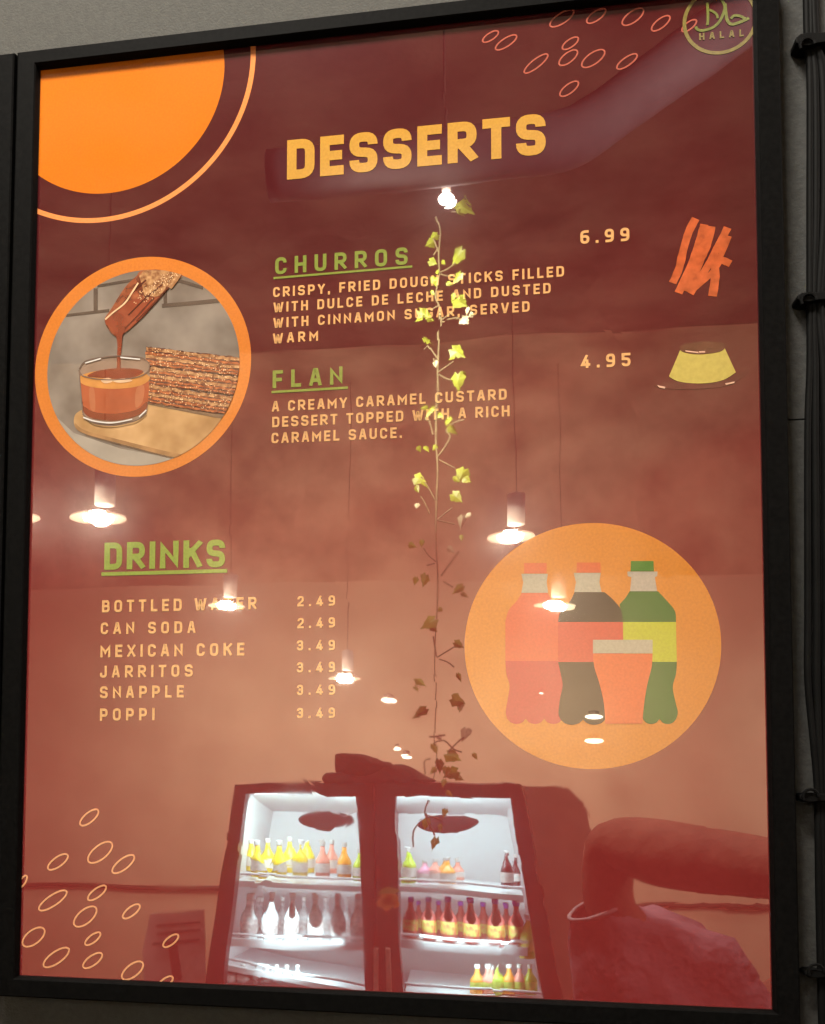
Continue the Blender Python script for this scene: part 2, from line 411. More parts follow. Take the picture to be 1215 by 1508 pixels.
# headings
def lettering(name, label, items, m, lay=3, under=None, narrow=1.0):
    o = BM()
    for a in items: text(o, *a, lay, narrow)
    if under:
        p, q, th = under; a, b = P2(*p), P2(*q); t = th * pxm(0); ribbon(o, [a, b], t, lay)
    return obj(name, o, m, board, label)
lettering('title_lettering', 'large yellow DESSERTS title', [('DESSERTS', (422.6, 265), (803.8, 226.8), 58, .235)], TITLE)
lettering('item_heading', 'green underlined CHURROS heading', [('CHURROS', (405.3, 404.6), (600.4, 389.6), 25, .2)], GREEN, under=((402.8, 409.8), (607.3, 392.6), 3.4))
lettering('item_heading', 'green underlined FLAN heading', [('FLAN', (401.5, 572), (504.6, 566), 26, .2)], GREEN, under=((399.9, 577.6), (512.5, 571), 3.8))
lettering('section_heading', 'large bright green underlined DRINKS heading', [('DRINKS', (153.4, 839.4), (331.4, 835.2), 40, .215)], GREEN2, under=((149.4, 845.6), (334.6, 840.6), 5.8))
lettering('description_lettering', 'four lines describing the churros', [
    ('CRISPY, FRIED DOUGH STICKS FILLED', (402.3, 438.1), (830.7, 407.2), 14.8, .2),
    ('WITH DULCE DE LECHE AND DUSTED', (402.8, 460.4), (811, 431.9), 14.6, .2),
    ('WITH CINNAMON SUGAR, SERVED', (402.6, 483.3), (780, 459), 14.8, .2),
    ('WARM', (401.9, 506.3), (468.5, 501.8), 15, .2)], PEACH)
lettering('description_lettering', 'three lines describing the flan', [
    ('A CREAMY CARAMEL CUSTARD', (400.5, 606.6), (746.2, 588.6), 15.6, .2),
    ('DESSERT TOPPED WITH A RICH', (400.9, 629.6), (750.5, 613.3), 15.6, .2),
    ('CARAMEL SAUCE.', (399.9, 653.3), (592, 645), 15.6, .2)], PEACH2)
lettering('price_lettering', 'price 6.99 beside the churros', [('6.99', (854.6, 359.7), (926.9, 355), 19.6, .2)], PEACH)
lettering('price_lettering', 'price 4.95 beside the flan', [('4.95', (855.6, 542.7), (928.5, 539.4), 19.6, .2)], PEACH)
for w, l, r, h in (('BOTTLED WATER', (150.3, 902), (377.9, 897.2), 17.8), ('CAN SODA', (148.4, 934.2), (288, 932.3), 17.4),
                   ('MEXICAN COKE', (147.8, 968.2), (360, 965.3), 18.4), ('JARRITOS', (147.2, 998.2), (284, 996.4), 17.8),
                   ('SNAPPLE', (147.2, 1028.5), (270.8, 1027), 17.8), ('POPPI', (147.2, 1061.4), (227.8, 1060.6), 18)):
    lettering('drink_lettering', 'drink line ' + w, [(w, l, r, h, .2)], PEACH)
for w, l, r, n in (('2.49', (438, 893.2), (493.6, 892), 'bottled water'), ('2.49', (438, 925.4), (493.6, 924), 'can soda'), ('3.49', (437.2, 958.1), (493.6, 957.4), 'third drink'),
                   ('3.49', (437.2, 990.4), (493.6, 989.5), 'fourth drink'), ('3.49', (437.2, 1023.6), (493.6, 1023), 'fifth drink'), ('3.49', (437.2, 1057.6), (493.6, 1057), 'last drink')):
    lettering('price_lettering', 'price %s of the %s' % (w, n), [(w, l, r, 15.2, .2)], PEACH)

# outlined ovals
def ovals(lst, ox, oy, sc, m, th, label):
    for (u, v, a, b, ang) in lst:
        t = R(ang); ring = []
        for k in range(40):
            e = 2 * math.pi * k / 40; x, y = a * math.cos(e), b * math.sin(e)
            ring.append(P2(ox + sc * (u + x * math.cos(t) + y * math.sin(t)), oy + sc * (v - x * math.sin(t) + y * math.cos(t))))
        o = BM(); ribbon(o, ring, th * pxm(0), 2, True, True)
        if len(o.faces): obj('oval_outline', o, m, board, label)
        else: o.free()
ovals([(318, 63, 47, 17, 33), (435, 55, 38, 15, 35), (560, 58, 43, 18, 36), (655, 80, 38, 15, 38), (75, 125, 31, 12, 33), (128, 145, 42, 14, 33), (347, 148, 32, 13, 35), (230, 217, 50, 14, 38),
       (340, 197, 38, 16, 38), (425, 200, 46, 19, 35), (540, 210, 41, 14, 35), (343, 303, 38, 15, 37), (752, 88, 30, 12, 38)], 690, 0, .4321, OVAL_T, 2.3, 'red outlined oval near the top edge')
ovals([(452, 137, 68, 28, 40), (517, 345, 88, 40, 39), (265, 402, 71, 28, 36), (655, 415, 80, 31, 38), (55, 520, 42, 16, 58), (235, 632, 98, 31, 34), (498, 587, 66, 25, 37), (703, 697, 62, 25, 38),
       (428, 728, 82, 40, 40), (120, 850, 78, 40, 38), (473, 860, 56, 22, 38), (255, 972, 90, 34, 35), (472, 990, 68, 28, 36), (710, 1050, 76, 36, 38), (938, 872, 55, 23, 38), (905, 1122, 55, 23, 38)],
      20, 1170, .2469, OVAL_B, 2.7, 'peach outlined oval in the lower corner')

# churros picture
s = 350 / 1215
def Q(u, v): return P2(40 + u * s, 370 + v * s)
pc, pr = fitcircle([(40 + u * s, 370 + v * s) for u, v in ((45, 640), (1145, 600), (620, 43), (540, 1167), (200, 180), (1000, 200), (200, 980), (960, 990), (1110, 760), (100, 390))])
qc, qr = fitcircle([(40 + u * s, 370 + v * s) for u, v in ((108, 640), (1080, 590), (620, 108), (560, 1100), (240, 260), (960, 225), (215, 935), (1000, 855))])
o = BM(); poly(o, circ_pts(pc, pr, 128), 1); pic = obj('churros_picture', o, ink('picture_ring_ink', (.70, .21, .03)), board, 'round orange bordered photo print of churros and dip')
def sub(name, m, shapes, lay, label=None):
    for k, pts in enumerate(shapes):
        o = BM(); q = clipcirc([Q(*p) for p in pts], qc, qr)
        if len(q) >= 3: poly(o, q, lay + .15 * k); obj(name, o, m, pic, label)
        else: o.free()
o = BM(); poly(o, circ_pts(qc, qr, 128), 2); obj('stone_backdrop', o, ink('stone_ink', (.22, .172, .138), .25, 22, (.35, .29, .24)), pic)
sub('brick_joint', ink('joint_ink', (.115, .08, .06), .2, 60), [[(340, 190), (362, 190), (362, 315), (340, 315)], [(200, 322), (420, 296), (420, 312), (200, 336)], [(690, 270), (1010, 240), (1010, 262), (690, 290)],
     [(698, 190), (716, 190), (716, 272), (698, 272)], [(360, 172), (560, 138), (560, 152), (360, 186)], [(770, 140), (900, 180), (900, 196), (770, 158)]], 3)
sub('table_top', ink('table_ink', (.38, .33, .27), .12, 30), [[(100, 800), (240, 930), (480, 1010), (760, 1060), (900, 1120), (500, 1200), (100, 1100)]], 3)
sub('serving_board', ink('board_wood_ink', (.54, .28, .10), .3, 26, (.76, .46, .21)), [smooth_line([(240, 860), (262, 822), (340, 800), (620, 770), (1010, 850), (1100, 900), (900, 1080), (740, 1052), (480, 985), (300, 935), (250, 905)], 5, True)], 4)
sub('board_edge', ink('board_edge_ink', (.40, .21, .085), .25, 60), [smooth_line([(246, 880), (300, 918), (480, 966), (740, 1030), (880, 1055), (870, 1082), (740, 1052), (480, 985), (300, 935), (252, 908)], 4, True)], 5)
sub('board_shadow', ink('shadow_line_ink', (.20, .12, .07), .2, 60), [[(300, 936), (480, 986), (740, 1053), (740, 1060), (480, 993), (300, 941)], [(600, 770), (1000, 840), (1000, 858), (620, 785)]], 5.5)
# stack of sugared churros: ragged ridged layers
def churro_layer(y0, y1, slope, x0=612, x1=1120, amp=7):
    n = 46; top, bot = [], []
    for k in range(n):
        x = x0 + (x1 - x0) * k / (n - 1); b = slope * (x - x0)
        top.append((x, y0 + b + random.uniform(-amp, amp))); bot.append((x, y1 + b + random.uniform(-amp, amp) * .6))
    return top + bot[::-1]
CH = [ink('churro_%s_ink' % n, c, .0, sc, c2) for n, c, sc, c2 in (('light', (.20, .055, .018), 230, (.66, .36, .16)), ('mid', (.20, .035, .012), 230, (.60, .20, .07)), ('dark', (.06, .013, .010), 300, (.20, .055, .035)))]
def ridge(y0, slope, w, mi, lay, x0=616, wob=3.5):
    x0 += random.uniform(-14, 8)
    n = 40; q = []
    for k in range(n):
        x = x0 + (1125 - x0) * k / (n - 1); q.append((x, y0 + slope * (x - x0) + random.uniform(-wob, wob)))
    top = [(x, y - w / 2 - random.uniform(0, wob)) for x, y in q]; bot = [(x, y + w / 2 + random.uniform(0, wob)) for x, y in q]
    o = BM(); p = clipcirc([Q(*a) for a in top + bot[::-1]], qc, qr)
    poly(o, p, lay); return o
for k, (y0, sl) in enumerate(((538, .115), (632, .13), (728, .15))):
    o = ridge(y0, sl, 92, 2, 6 + k * .9); st = obj('churro', o, CH[2], pic)
    for i_, (dy, w, mi) in enumerate(((-36, 13, 0), (-17, 9, 1), (3, 12, 0), (22, 9, 1), (38, 6, 1))):
        o = ridge(y0 + dy, sl, w, mi, 6.2 + k * .9 + .12 * i_); obj('churro', o, CH[mi], pic)
# glass of sauce
sub('dip_glass', ink('glass_ink', (.30, .20, .145), .15, 40), [smooth_line([(268, 605), (300, 565), (380, 545), (470, 540), (580, 548), (622, 575), (628, 620), (618, 790), (605, 835), (560, 862), (450, 890), (350, 880), (300, 855), (285, 820), (275, 700)], 4, True)], 8)
sub('caramel_sauce', ink('sauce_ink', (.40, .082, .028), .12, 30, (.50, .12, .045)), [smooth_line([(276, 670), (340, 690), (450, 700), (560, 690), (622, 660), (616, 780), (600, 820), (540, 850), (450, 866), (350, 858), (300, 830), (286, 780)], 4, True)], 9)
sub('sauce_shade', ink('sauce_shade_ink', (.25, .05, .02), .12, 40), [smooth_line([(284, 790), (300, 835), (350, 860), (450, 868), (540, 852), (604, 818), (614, 770), (560, 812), (450, 832), (340, 822)], 4, True)], 9.3)
sub('sauce_shine', ink('sauce_shine_ink', (.50, .16, .07), .12, 60), [smooth_line([(320, 705), (345, 708), (350, 815), (325, 805)], 3, True), smooth_line([(560, 705), (600, 690), (592, 770), (556, 800)], 3, True)], 9.6)
sub('sauce_surface', ink('sauce_rim_ink', (.62, .26, .06), .2, 60), [smooth_line([(276, 640), (340, 618), (450, 605), (560, 610), (624, 640), (618, 668), (560, 695), (450, 706), (340, 698), (278, 676)], 4, True)], 10)
sub('sauce_pool', ink('sauce_dark_ink', (.24, .04, .016), .2, 60), [smooth_line([(310, 640), (360, 615), (450, 602), (560, 604), (596, 622), (540, 648), (450, 655), (360, 648)], 4, True)], 11)
sub('sauce_bubble', ink('sauce_light_ink', (.80, .52, .32), .2, 90), [smooth_line([(380, 660), (420, 650), (440, 668), (400, 678)], 3, True), smooth_line([(440, 665), (500, 652), (540, 665), (480, 676)], 3, True)], 12)
def stroke(name, m, lines, w, lay):
    for k, l in enumerate(lines):
        o = BM(); ribbon(o, [Q(*p) for p in smooth_line(l, 6)], w * s * pxm(0), lay + .15 * k); obj(name, o, m, pic)
stroke('glass_rim', ink('rim_ink', (.20, .13, .10), .2, 90), [[(268, 612), (290, 640), (360, 656), (450, 660), (560, 648), (616, 620), (628, 590)], [(268, 606), (300, 566), (380, 546), (470, 539), (580, 546), (624, 574), (629, 596)], [(268, 610), (278, 720), (288, 830)], [(286, 835), (340, 880), (440, 893), (560, 868), (612, 830)]], 6, 13)
stroke('glass_glint', ink('glint_ink', (.85, .80, .74), .1, 90), [[(290, 852), (350, 872), (440, 880), (540, 862)], [(575, 850), (612, 815)], [(300, 575), (380, 552)], [(480, 546), (580, 556)]], 7, 14)
# dipped churro and the dripping sauce
sub('dipped_churro', ink('dip_ink', (.22, .04, .015), .3, 120, (.44, .13, .055)), [smooth_line([(398, 350), (430, 300), (500, 190), (560, 130), (600, 100), (800, 100), (760, 160), (690, 225), (620, 310), (560, 370), (500, 420), (450, 432), (415, 395)], 4, True)], 9)
sub('sugared_end', CH[0], [[(575, 130), (600, 100), (800, 100), (775, 150), (740, 195), (715, 180), (690, 230), (650, 235), (600, 225), (590, 180)]], 10)
sub('dipped_face', ink('dip_face_ink', (.27, .05, .02), .15, 60, (.38, .09, .04)), [smooth_line([(402, 362), (440, 330), (540, 250), (640, 260), (600, 330), (545, 380), (500, 415), (452, 425)], 4, True)], 10)
stroke('sauce_edge', ink('edge_light_ink', (.90, .58, .33), .2, 90), [[(402, 352), (440, 318), (500, 270), (535, 220), (570, 165)]], 9, 12)
for l in ([(470, 300), (540, 215), (610, 150)], [(520, 330), (600, 250), (690, 175)], [(500, 400), (570, 330), (650, 240)], [(560, 360), (640, 280), (720, 190)]):
    stroke('churro_ridge', ink('ridge_ink', (.14, .024, .010), .3, 120), [l], 10, 11)
# sugar grains, far too many to count
o = BM()
for k in range(620):
    if k < 460: x = random.uniform(625, 1085); y = random.uniform(492, 770) + .135 * (x - 616)
    else:
        t = random.uniform(0, 1); x = 560 + 190 * t + random.uniform(-20, 60); y = 250 - 140 * t + random.uniform(-30, 25)
    r = random.uniform(1.6, 4.6); a0 = random.uniform(0, 1.5)
    q = clipcirc([Q(x + r * math.cos(a0 + j * 1.5708) * random.uniform(.6, 1), y + r * math.sin(a0 + j * 1.5708)) for j in range(4)], qc, qr - .0005)
    if len(q) > 2: poly(o, q, 12 + .01 * (k % 7))
o = obj('sugar_grains', o, ink('sugar_ink', (.90, .58, .32), .3, 300), pic); o['kind'] = 'stuff'
o = BM(); ribbon(o, [Q(*p) for p in smooth_line([(472, 420), (475, 470), (472, 530), (470, 615)], 6)], [w * s * pxm(0) for w in [62, 50, 40, 34, 30, 28, 26, 25, 24, 23, 22, 21, 21, 20, 20, 20, 20, 21, 23]], 11.5)
obj('sauce_drip', o, ink('drip_ink', (.27, .05, .02), .12, 60), pic)

# churros doodle (brush strokes) and flan picture
s2 = 290 / 1215
def D(u, v): return P2(830 + u * s2, 300 + v * s2)
o = BM()
for k, (l, w) in enumerate((([(815, 92), (772, 175), (738, 290), (712, 400), (672, 490)], 56), ([(868, 128), (830, 260), (780, 400), (708, 552)], 56), ([(908, 140), (880, 260), (835, 360), (768, 545)], 62),
                           ([(1012, 148), (945, 280), (880, 400), (782, 556)], 52), ([(1020, 200), (975, 310), (930, 410), (800, 530)], 40), ([(928, 350), (935, 450), (918, 572)], 58), ([(940, 330), (1030, 372)], 50))):
    q = [D(*p) for p in smooth_line(l, 5)]
    ribbon(o, q, [w * .84 * s2 * pxm(0) * random.uniform(.92, 1.08) for _ in q], 2 + .12 * k)
obj('churros_doodle', o, ink('doodle_ink', (.60, .12, .035), .25, 160), board, 'orange brush stroke drawing of churro sticks')
o = BM(); poly(o, [D(*p) for p in smooth_line([(560, 1122), (700, 1095), (855, 1115), (1010, 1090), (1140, 1020), (1100, 1075), (990, 1128), (800, 1145), (640, 1142)], 5, True)], 2)
flan = obj('flan_picture', o, ink('plate_ink', (.13, .026, .022), .2, 90), board, 'small drawing of a yellow flan on a plate')
def fl(name, m, pts, lay):
    o = BM(); poly(o, [D(*p) for p in pts], lay); return obj(name, o, m, flan)
fl('flan_body', ink('flan_ink', (.58, .46, .10), .1, 250), smooth_line([(718, 905), (650, 1065)], 2) + smooth_line([(655, 1072), (720, 1100), (855, 1110), (980, 1090), (1062, 1042)], 5) + smooth_line([(1062, 1040), (992, 888)], 2), 3)
fl('caramel_top', ink('caramel_ink', (.13, .038, .02), .25, 160), smooth_line([(720, 905), (735, 872), (850, 852), (980, 860), (995, 888), (960, 915), (855, 930), (770, 925)], 5, True), 4)
for q in ([(750, 906), (830, 916), (832, 924), (752, 914)], [(834, 912), (872, 910), (872, 920), (836, 921)], [(575, 1120), (628, 1132), (622, 1142), (590, 1136)], [(995, 1110), (1055, 1098), (1052, 1108), (1000, 1120)]):
    fl('glint_mark', ink('glint_peach_ink', (.80, .48, .33), .1, 160), q, 5)

# drinks picture
s3 = 410 / 1215
def K(u, v): return P2(670 + u * s3, 750 + v * s3)
dc, dr = fitcircle([(670 + x * s3, 750 + y * s3) for x, y in [(35, 590), (1165, 610), (600, 63), (610, 1130), (210, 210), (990, 205), (240, 1000), (960, 1020), (85, 400), (1130, 440)]])
o = BM(); poly(o, circ_pts(dc, dr, 128), 1); dp = obj('drinks_picture', o, ink('drinks_disc_ink', (.65, .215, .018), .10, 500), board, 'orange disc printed with three bottles and a cup')
def ds(name, col, pts, lay, label=None):
    o = BM(); poly(o, [K(*p) for p in pts], lay); return obj(name, o, ink(name + '_ink_%d' % (int(col[0] * 999) * 7 + int(col[1] * 999)), col), dp, label)
def bottle_outline(cx, hw, top, wl, wr):
    pass
grey = (.44, .39, .29)
def scal(x0, x1, y, n, d=22):
    w = (x1 - x0) / n; out = []
    for i in range(n):
        for k in range(7):
            t = k / 6; out.append((x0 + w * (i + t), y + d * math.sin(math.pi * t) ** .6))
    return out
# red bottle
ds('bottle_print', (.66, .10, .04), smooth_line([(292, 365), (270, 400), (235, 440), (220, 490)], 4) + [(220, 665), (470, 665), (470, 490)] + smooth_line([(470, 490), (455, 440), (425, 400), (405, 365)], 4), 2)
ds('bottle_print', (.52, .045, .045), smooth_line([(220, 662), (225, 720), (238, 770), (230, 830), (222, 880), (225, 905)], 4) + scal(228, 470, 915, 3) + [(475, 900), (470, 662)], 2.2)
ds('bottle_neck', grey, [(290, 282), (405, 282), (400, 318), (406, 365), (290, 365), (298, 318)], 2.6)
ds('bottle_cap', (.68, .125, .035), [(302, 235), (400, 235), (400, 280), (302, 280)], 2.8)
# dark bottle
ds('bottle_print', (.020, .008, .006), smooth_line([(522, 362), (500, 405), (460, 450), (450, 492)], 4) + smooth_line([(732, 492), (725, 440), (690, 395), (652, 362)], 4), 3)
ds('bottle_label', (.60, .065, .035), [(450, 492), (732, 492), (735, 667), (450, 667)], 3.2)
ds('bottle_print', (.020, .009, .007), smooth_line([(450, 667), (462, 720), (470, 770), (458, 830), (452, 890), (460, 915)], 4) + scal(462, 655, 918, 2) + [(655, 667)], 3.4)
ds('bottle_neck', grey, [(518, 278), (636, 278), (630, 318), (640, 362), (520, 362), (528, 318)], 3.6)
ds('bottle_cap', (.66, .115, .03), [(532, 233), (634, 233), (636, 277), (530, 277)], 3.8)
# green bottle
ds('bottle_print', (.02, .13, .01), smooth_line([(762, 358), (745, 385), (718, 415)], 4) + [(732, 492)] + smooth_line([(964, 492), (960, 445), (925, 400), (885, 358)], 4), 2.4)
ds('bottle_label', (.50, .50, .02), [(734, 492), (964, 492), (968, 666), (734, 666)], 2.6)
ds('bottle_print', (.015, .125, .01), smooth_line([(968, 666), (964, 720), (950, 775), (962, 840), (972, 885), (965, 915)], 4) + scal(965, 820, 915, 2) + [(820, 666)], 2.8)
ds('bottle_neck', (.46, .39, .31), [(752, 272), (884, 272), (882, 292), (872, 296), (882, 358), (764, 358), (770, 296), (754, 292)], 3)
ds('bottle_cap', (.05, .20, .02), [(768, 226), (866, 226), (868, 271), (766, 271)], 3.2)
# cup
ds('cup_print', (.70, .125, .028), [(603, 630), (862, 630)] + smooth_line([(862, 640), (858, 690), (838, 770), (824, 860), (818, 935)], 4) + smooth_line([(655, 936), (650, 850), (630, 760), (608, 690), (603, 636)], 4), 4)
ds('cup_lid', (.46, .41, .30), [(602, 570), (862, 570), (862, 629), (602, 629)], 4.2)

# halal emblem
s4 = 120 / 1215
def Hh(u, v): return P2(995 + u * s4, v * s4)
hc, hr = fitcircle([(995 + u * s4, v * s4) for u, v in ((180, 200), (160, 400), (190, 530), (290, 670), (430, 760), (600, 785), (800, 755), (980, 680), (1100, 580))])
hc = (hc[0] - .0012, hc[1])
HAL = ink('halal_ink', (.24, .19, .055), .15, 300); HALG = ink('halal_green_ink', (.19, .21, .045), .15, 300)
o = BM(); ribbon(o, circ_pts(hc, hr, 96), 52 * s4 * pxm(0), 3, True, True)
em = obj('halal_emblem', o, HAL, board, 'olive ring emblem with Arabic and Latin lettering')
o = BM()
for k, (l, w) in enumerate((([(640, -60), (730, 90), (700, 230), (640, 340), (540, 420), (400, 460), (320, 440), (300, 400)], 40), ([(735, 60), (745, 180), (770, 310), (830, 365), (930, 345), (1060, 290), (1090, 270)], 44),
                           ([(470, 40), (478, 180), (480, 300), (470, 380)], 38), ([(500, 150), (560, 180), (610, 220), (628, 280)], 34), ([(820, 285), (870, 240), (960, 245), (1040, 290)], 40))):
    ribbon(o, [Hh(*p) for p in smooth_line(l, 6)], w * s4 * pxm(0), 4 + .1 * k, False, True)
obj('arabic_lettering', o, HALG, em)
o = BM(); text(o, 'HALAL', (995 + 350 * s4, 607 * s4), (995 + 1015 * s4, 545 * s4), 10.5, .22, 4); obj('latin_lettering', o, HAL, em)

# ------------------------------------------------------------------ neighbour board, cable run
b2 = thing('menu_board', 'neighbouring black framed board cut off at the edge of the photo', 'menu board', (oL - .36, 0, Z0))
x1 = oL - .0016; x0 = x1 - .70; z1 = at(16, 75, YF).z - .001; z0 = oB + .010
i2 = [(x0 + .02, z0 + .02), (x1 - .02, z0 + .02), (x1 - .02, z1 - .02), (x0 + .02, z1 - .02)]; o2 = [(x0, z0), (x1, z0), (x1, z1), (x0, z1)]
for i in range(4):
    o = BM(); j = (i + 1) % 4; rail(o, i2[i], i2[j], o2[i], o2[j]); obj('frame_rail', o, black, b2)
o = BM(); box(o, (x0 + .015, 0, z0 + .015), (x1 - .015, .0035, z1 - .015)); obj('poster_sheet', o, MATS.get('x') or ink('plain_maroon_ink', (.16, .02, .02)), b2)

rubber = mat('cable_rubber', (.003, .003, .003), .6, .2, 90, spec=.07)
YC = .006
for lab, pts, rad in (('thick black cable of the run nearest the board frame', [(1187, -40), (1189, 60), (1193, 120), (1193, 300), (1193, 445), (1193, 540), (1190, 640), (1190, 900), (1190, 1000), (1198, 1090), (1204, 1165), (1206, 1300), (1209, 1440), (1212, 1560)], .0028),
                      ('second black cable in the middle of the run', [(1194, -40), (1195, 60), (1201, 120), (1202, 300), (1199, 445), (1201, 540), (1201, 640), (1203, 900), (1203, 1000), (1206, 1090), (1210, 1165), (1214, 1300), (1216, 1440), (1219, 1560)], .0031),
                      ('outer black cable bulging away from the board', [(1197, -40), (1201, 60), (1212, 120), (1214, 300), (1206, 445), (1213, 540), (1216, 640), (1218, 900), (1217, 1000), (1217, 1090), (1216, 1165), (1222, 1300), (1222, 1440), (1226, 1560)], .0036)):
    o = BM(); tube(o, smooth_line([tuple(at(u, v, YC)) for u, v in pts], 8), rad, 10)
    rebase(tag(obj('cable', o, rubber, smooth=True), lab, 'cable', 'black cables running up the wall'))
def cable_clip(v, u0, u1, label, hh, loop=False):
    t = thing('cable_clip', label, 'cable clip', at((u0 + u1) / 2, v, .010), 'clips holding the cables')
    a, b = at(u0, v, .008), at(u1, v, .008); q = pxm(0)
    o = BM()
    prof = [(0, .30), (.12, .85), (.35, 1), (.55, .75), (1, .7)]
    top = [(a.x + (b.x - a.x) * f, a.z + g * hh * q) for f, g in prof]; bot = [(x, 2 * a.z - z - .2 * hh * q) for x, z in top][::-1]
    pts = top + bot
    hexa(o, [Vector((x, -.002, z)) for x, z in pts], [Vector((x, .0142, z)) for x, z in pts])
    obj('clip_body', o, rubber, t, bevel=.0006)
    o = BM(); c = at(u0 + 20, v, .0); tube(o, [(c.x + .0055 * math.cos(k * .5236), -.0035, c.z + .0055 * math.sin(k * .5236)) for k in range(8)], .0012, 6); obj('clip_tail', o, rubber, t)
for v, a, b, l, h_ in ((70, 1167, 1222, 'topmost black cable clip beside the halal emblem corner', 9), (445, 1169, 1222, 'looped black cable clip beside the flan price', 6.5), (1173, 1172, 1224, 'black cable clip beside the mirrored arm', 6), (1430, 1180, 1226, 'lowest black cable clip near the bottom corner', 5)):
    cable_clip(v, a, b, l, h_)

# ------------------------------------------------------------------ what the glossy print mirrors: the room in front of it
cream = mat('far_wall_paint', (.72, .57, .43), .9, .07, 3, bump=.001)
YW = 6.6
zc = 4.3
o = BM(); box(o, (-6, -YW - .1, 0), (5, -YW, zc)); struct(obj('far_wall', o, cream))
o = BM(); box(o, (-6, -YW - .1, zc), (5, -.0, zc + .1)); struct(obj('ceiling', o, mat('ceiling_paint', (.17, .125, .10), .9, .25, 2.5, col2=(.33, .245, .195), bump=.02, bscale=5)))
o = BM(); box(o, (-6, -YW - .1, -.1), (5, .12, 0)); struct(obj('floor', o, mat('floor_tile', (.16, .12, .09), .5, .2, 4)))
# added cove, shaped and toned to soften brightness between far wall and ceiling
o = BM(); CR = 1.2; prof = [(-YW + CR - (CR - .002) * math.cos(a), zc - CR + (CR - .002) * math.sin(a)) for a in [k * math.pi / 2 / 16 for k in range(17)]]
VV = [[o.verts.new((x, y, z)) for y, z in prof] for x in (-6, 5)]
for k in range(16): o.faces.new((VV[0][k], VV[0][k + 1], VV[1][k + 1], VV[1][k]))
struct(obj('gradient_cove', o, mat('cove_midtone', (.50, .37, .27), .9, .30, 2.2, col2=(.72, .54, .40), bump=.01, bscale=6), smooth=True))
# dark rail along the far wall
p, q = mir(20, 1298, YW - .03), mir(1150, 1336, YW - .03)
o = BM(); tube(o, [p, q], .017, 8); rebase(tag(obj('wall_rail', o, mat('dark_rail', (.05, .04, .03), .6)), 'thin dark rail along the cream wall behind the coolers', 'rail'))

# ventilation duct
o = BM(); YD = 2.0
tube(o, smooth_line([tuple(mir(u, v, YD)) for u, v in ((396, 259), (560, 244), (720, 224), (830, 207), (880, 180), (960, 122), (1040, 62), (1140, -10))], 5), 41 * pxm(YD), 20)
rebase(tag(obj('ventilation_duct', o, mat('duct_grey', (.36, .31, .34), .7, .1, 12), smooth=True), 'pale round ventilation duct bending across under the ceiling', 'duct'))

# pendant lamps
shade_m = mat('shade_white', (.80, .70, .56), .5, .04, 30, emit=(1, .72, .42), estr=2.6); tube_m = mat('lamp_tube', (.80, .74, .70), .4, .06, 30); cord_m = mat('cord_grey', (.28, .20, .16), .6)
def glow(name, col, st): return mat(name, col, .5, 0, 10, emit=col, estr=st)
bulb_m = glow('bulb_glow', (1, .88, .68), 300)
def pendant(u, v, wpx, label, Rm=.12, power=26, uu=0):
    Y = Rm * 2 * F / wpx + C_.y; c = mir(u, v, Y)
    t = thing('pendant_lamp', label, 'pendant lamp', c, 'pendant lamps over the room')
    o = BM(); lathe(o, c, [(Rm * .5, .012), (Rm * .97, .004), (Rm, 0), (Rm * .97, .008), (Rm * .5, .022), (Rm * .5, .012)], 32, False); obj('shade', o, shade_m, t, smooth=True)
    o = BM(); lathe(o, c, [(.01, -.016), (Rm * .40, -.014), (Rm * .5, -.004), (Rm * .5, .016), (Rm * .4, .026), (.01, .027)], 24); obj('bulb', o, bulb_m, t, smooth=True)
    o = BM(); lathe(o, c + Vector((Rm * .22, 0, 0)), [(Rm * .36, .058), (Rm * .36, .058 + Rm * 1.2), (.012, .062 + Rm * 1.25)], 20); obj('lamp_body', o, tube_m, t, smooth=True)
    o = BM(); tube(o, [c + Vector((Rm * .22, 0, .06 + Rm * 1.2)), Vector((c.x + Rm * .22, c.y, zc))], .0022, 6); obj('cord', o, cord_m, t)
pendant(144, 763, 91, 'large pendant lamp above the DRINKS heading in the mirrored room')
pendant(22, 760, 80, 'pendant lamp cut off by the left edge of the print')
pendant(750, 789, 70, 'pendant lamp mirrored at the rim of the orange drinks disc')
pendant(333, 894, 58, 'pendant lamp mirrored over the bottled water line')
pendant(818, 894, 58, 'pendant lamp mirrored across the printed bottles')
pendant(508, 1001, 48, 'farthest pendant lamp mirrored beside the drink prices', .10)
o = None
for (u, v, w, l) in ((574, 1033, 22, 'small lit ceiling spot left of the hanging ivy'), (872, 1053, 22, 'small lit spot mirrored on the dark printed bottle'), (872, 1087, 24, 'small lit spot mirrored under the printed bottles'),
                     (584, 1105, 14, 'tiny lit spot above the folded jacket'), (598, 1116, 14, 'tiny lit spot just above the jacket sleeve'), (797, 1021, 6, 'dim tiny spot left of the printed cup')):
    Y = 6.2; c = mir(u, v, Y); t = thing('spot_light', l, 'spot light', c, 'small spot lights in the mirrored room')
    o = BM(); lathe(o, c, [(w * .3 * pxm(Y), .012), (w * .3 * pxm(Y), .035), (.008, .04)], 16); obj('housing', o, cord_m, t)
    o = BM(); rz = w * .5 * pxm(Y); lathe(o, c, [(rz * math.cos(a), rz * .30 * math.sin(a)) for a in (-1.5, -1.1, -.7, -.35, 0, .35, .7, 1.1, 1.5)], 16); obj('bulb', o, glow('spot_glow', (1, .85, .62), 13), t)

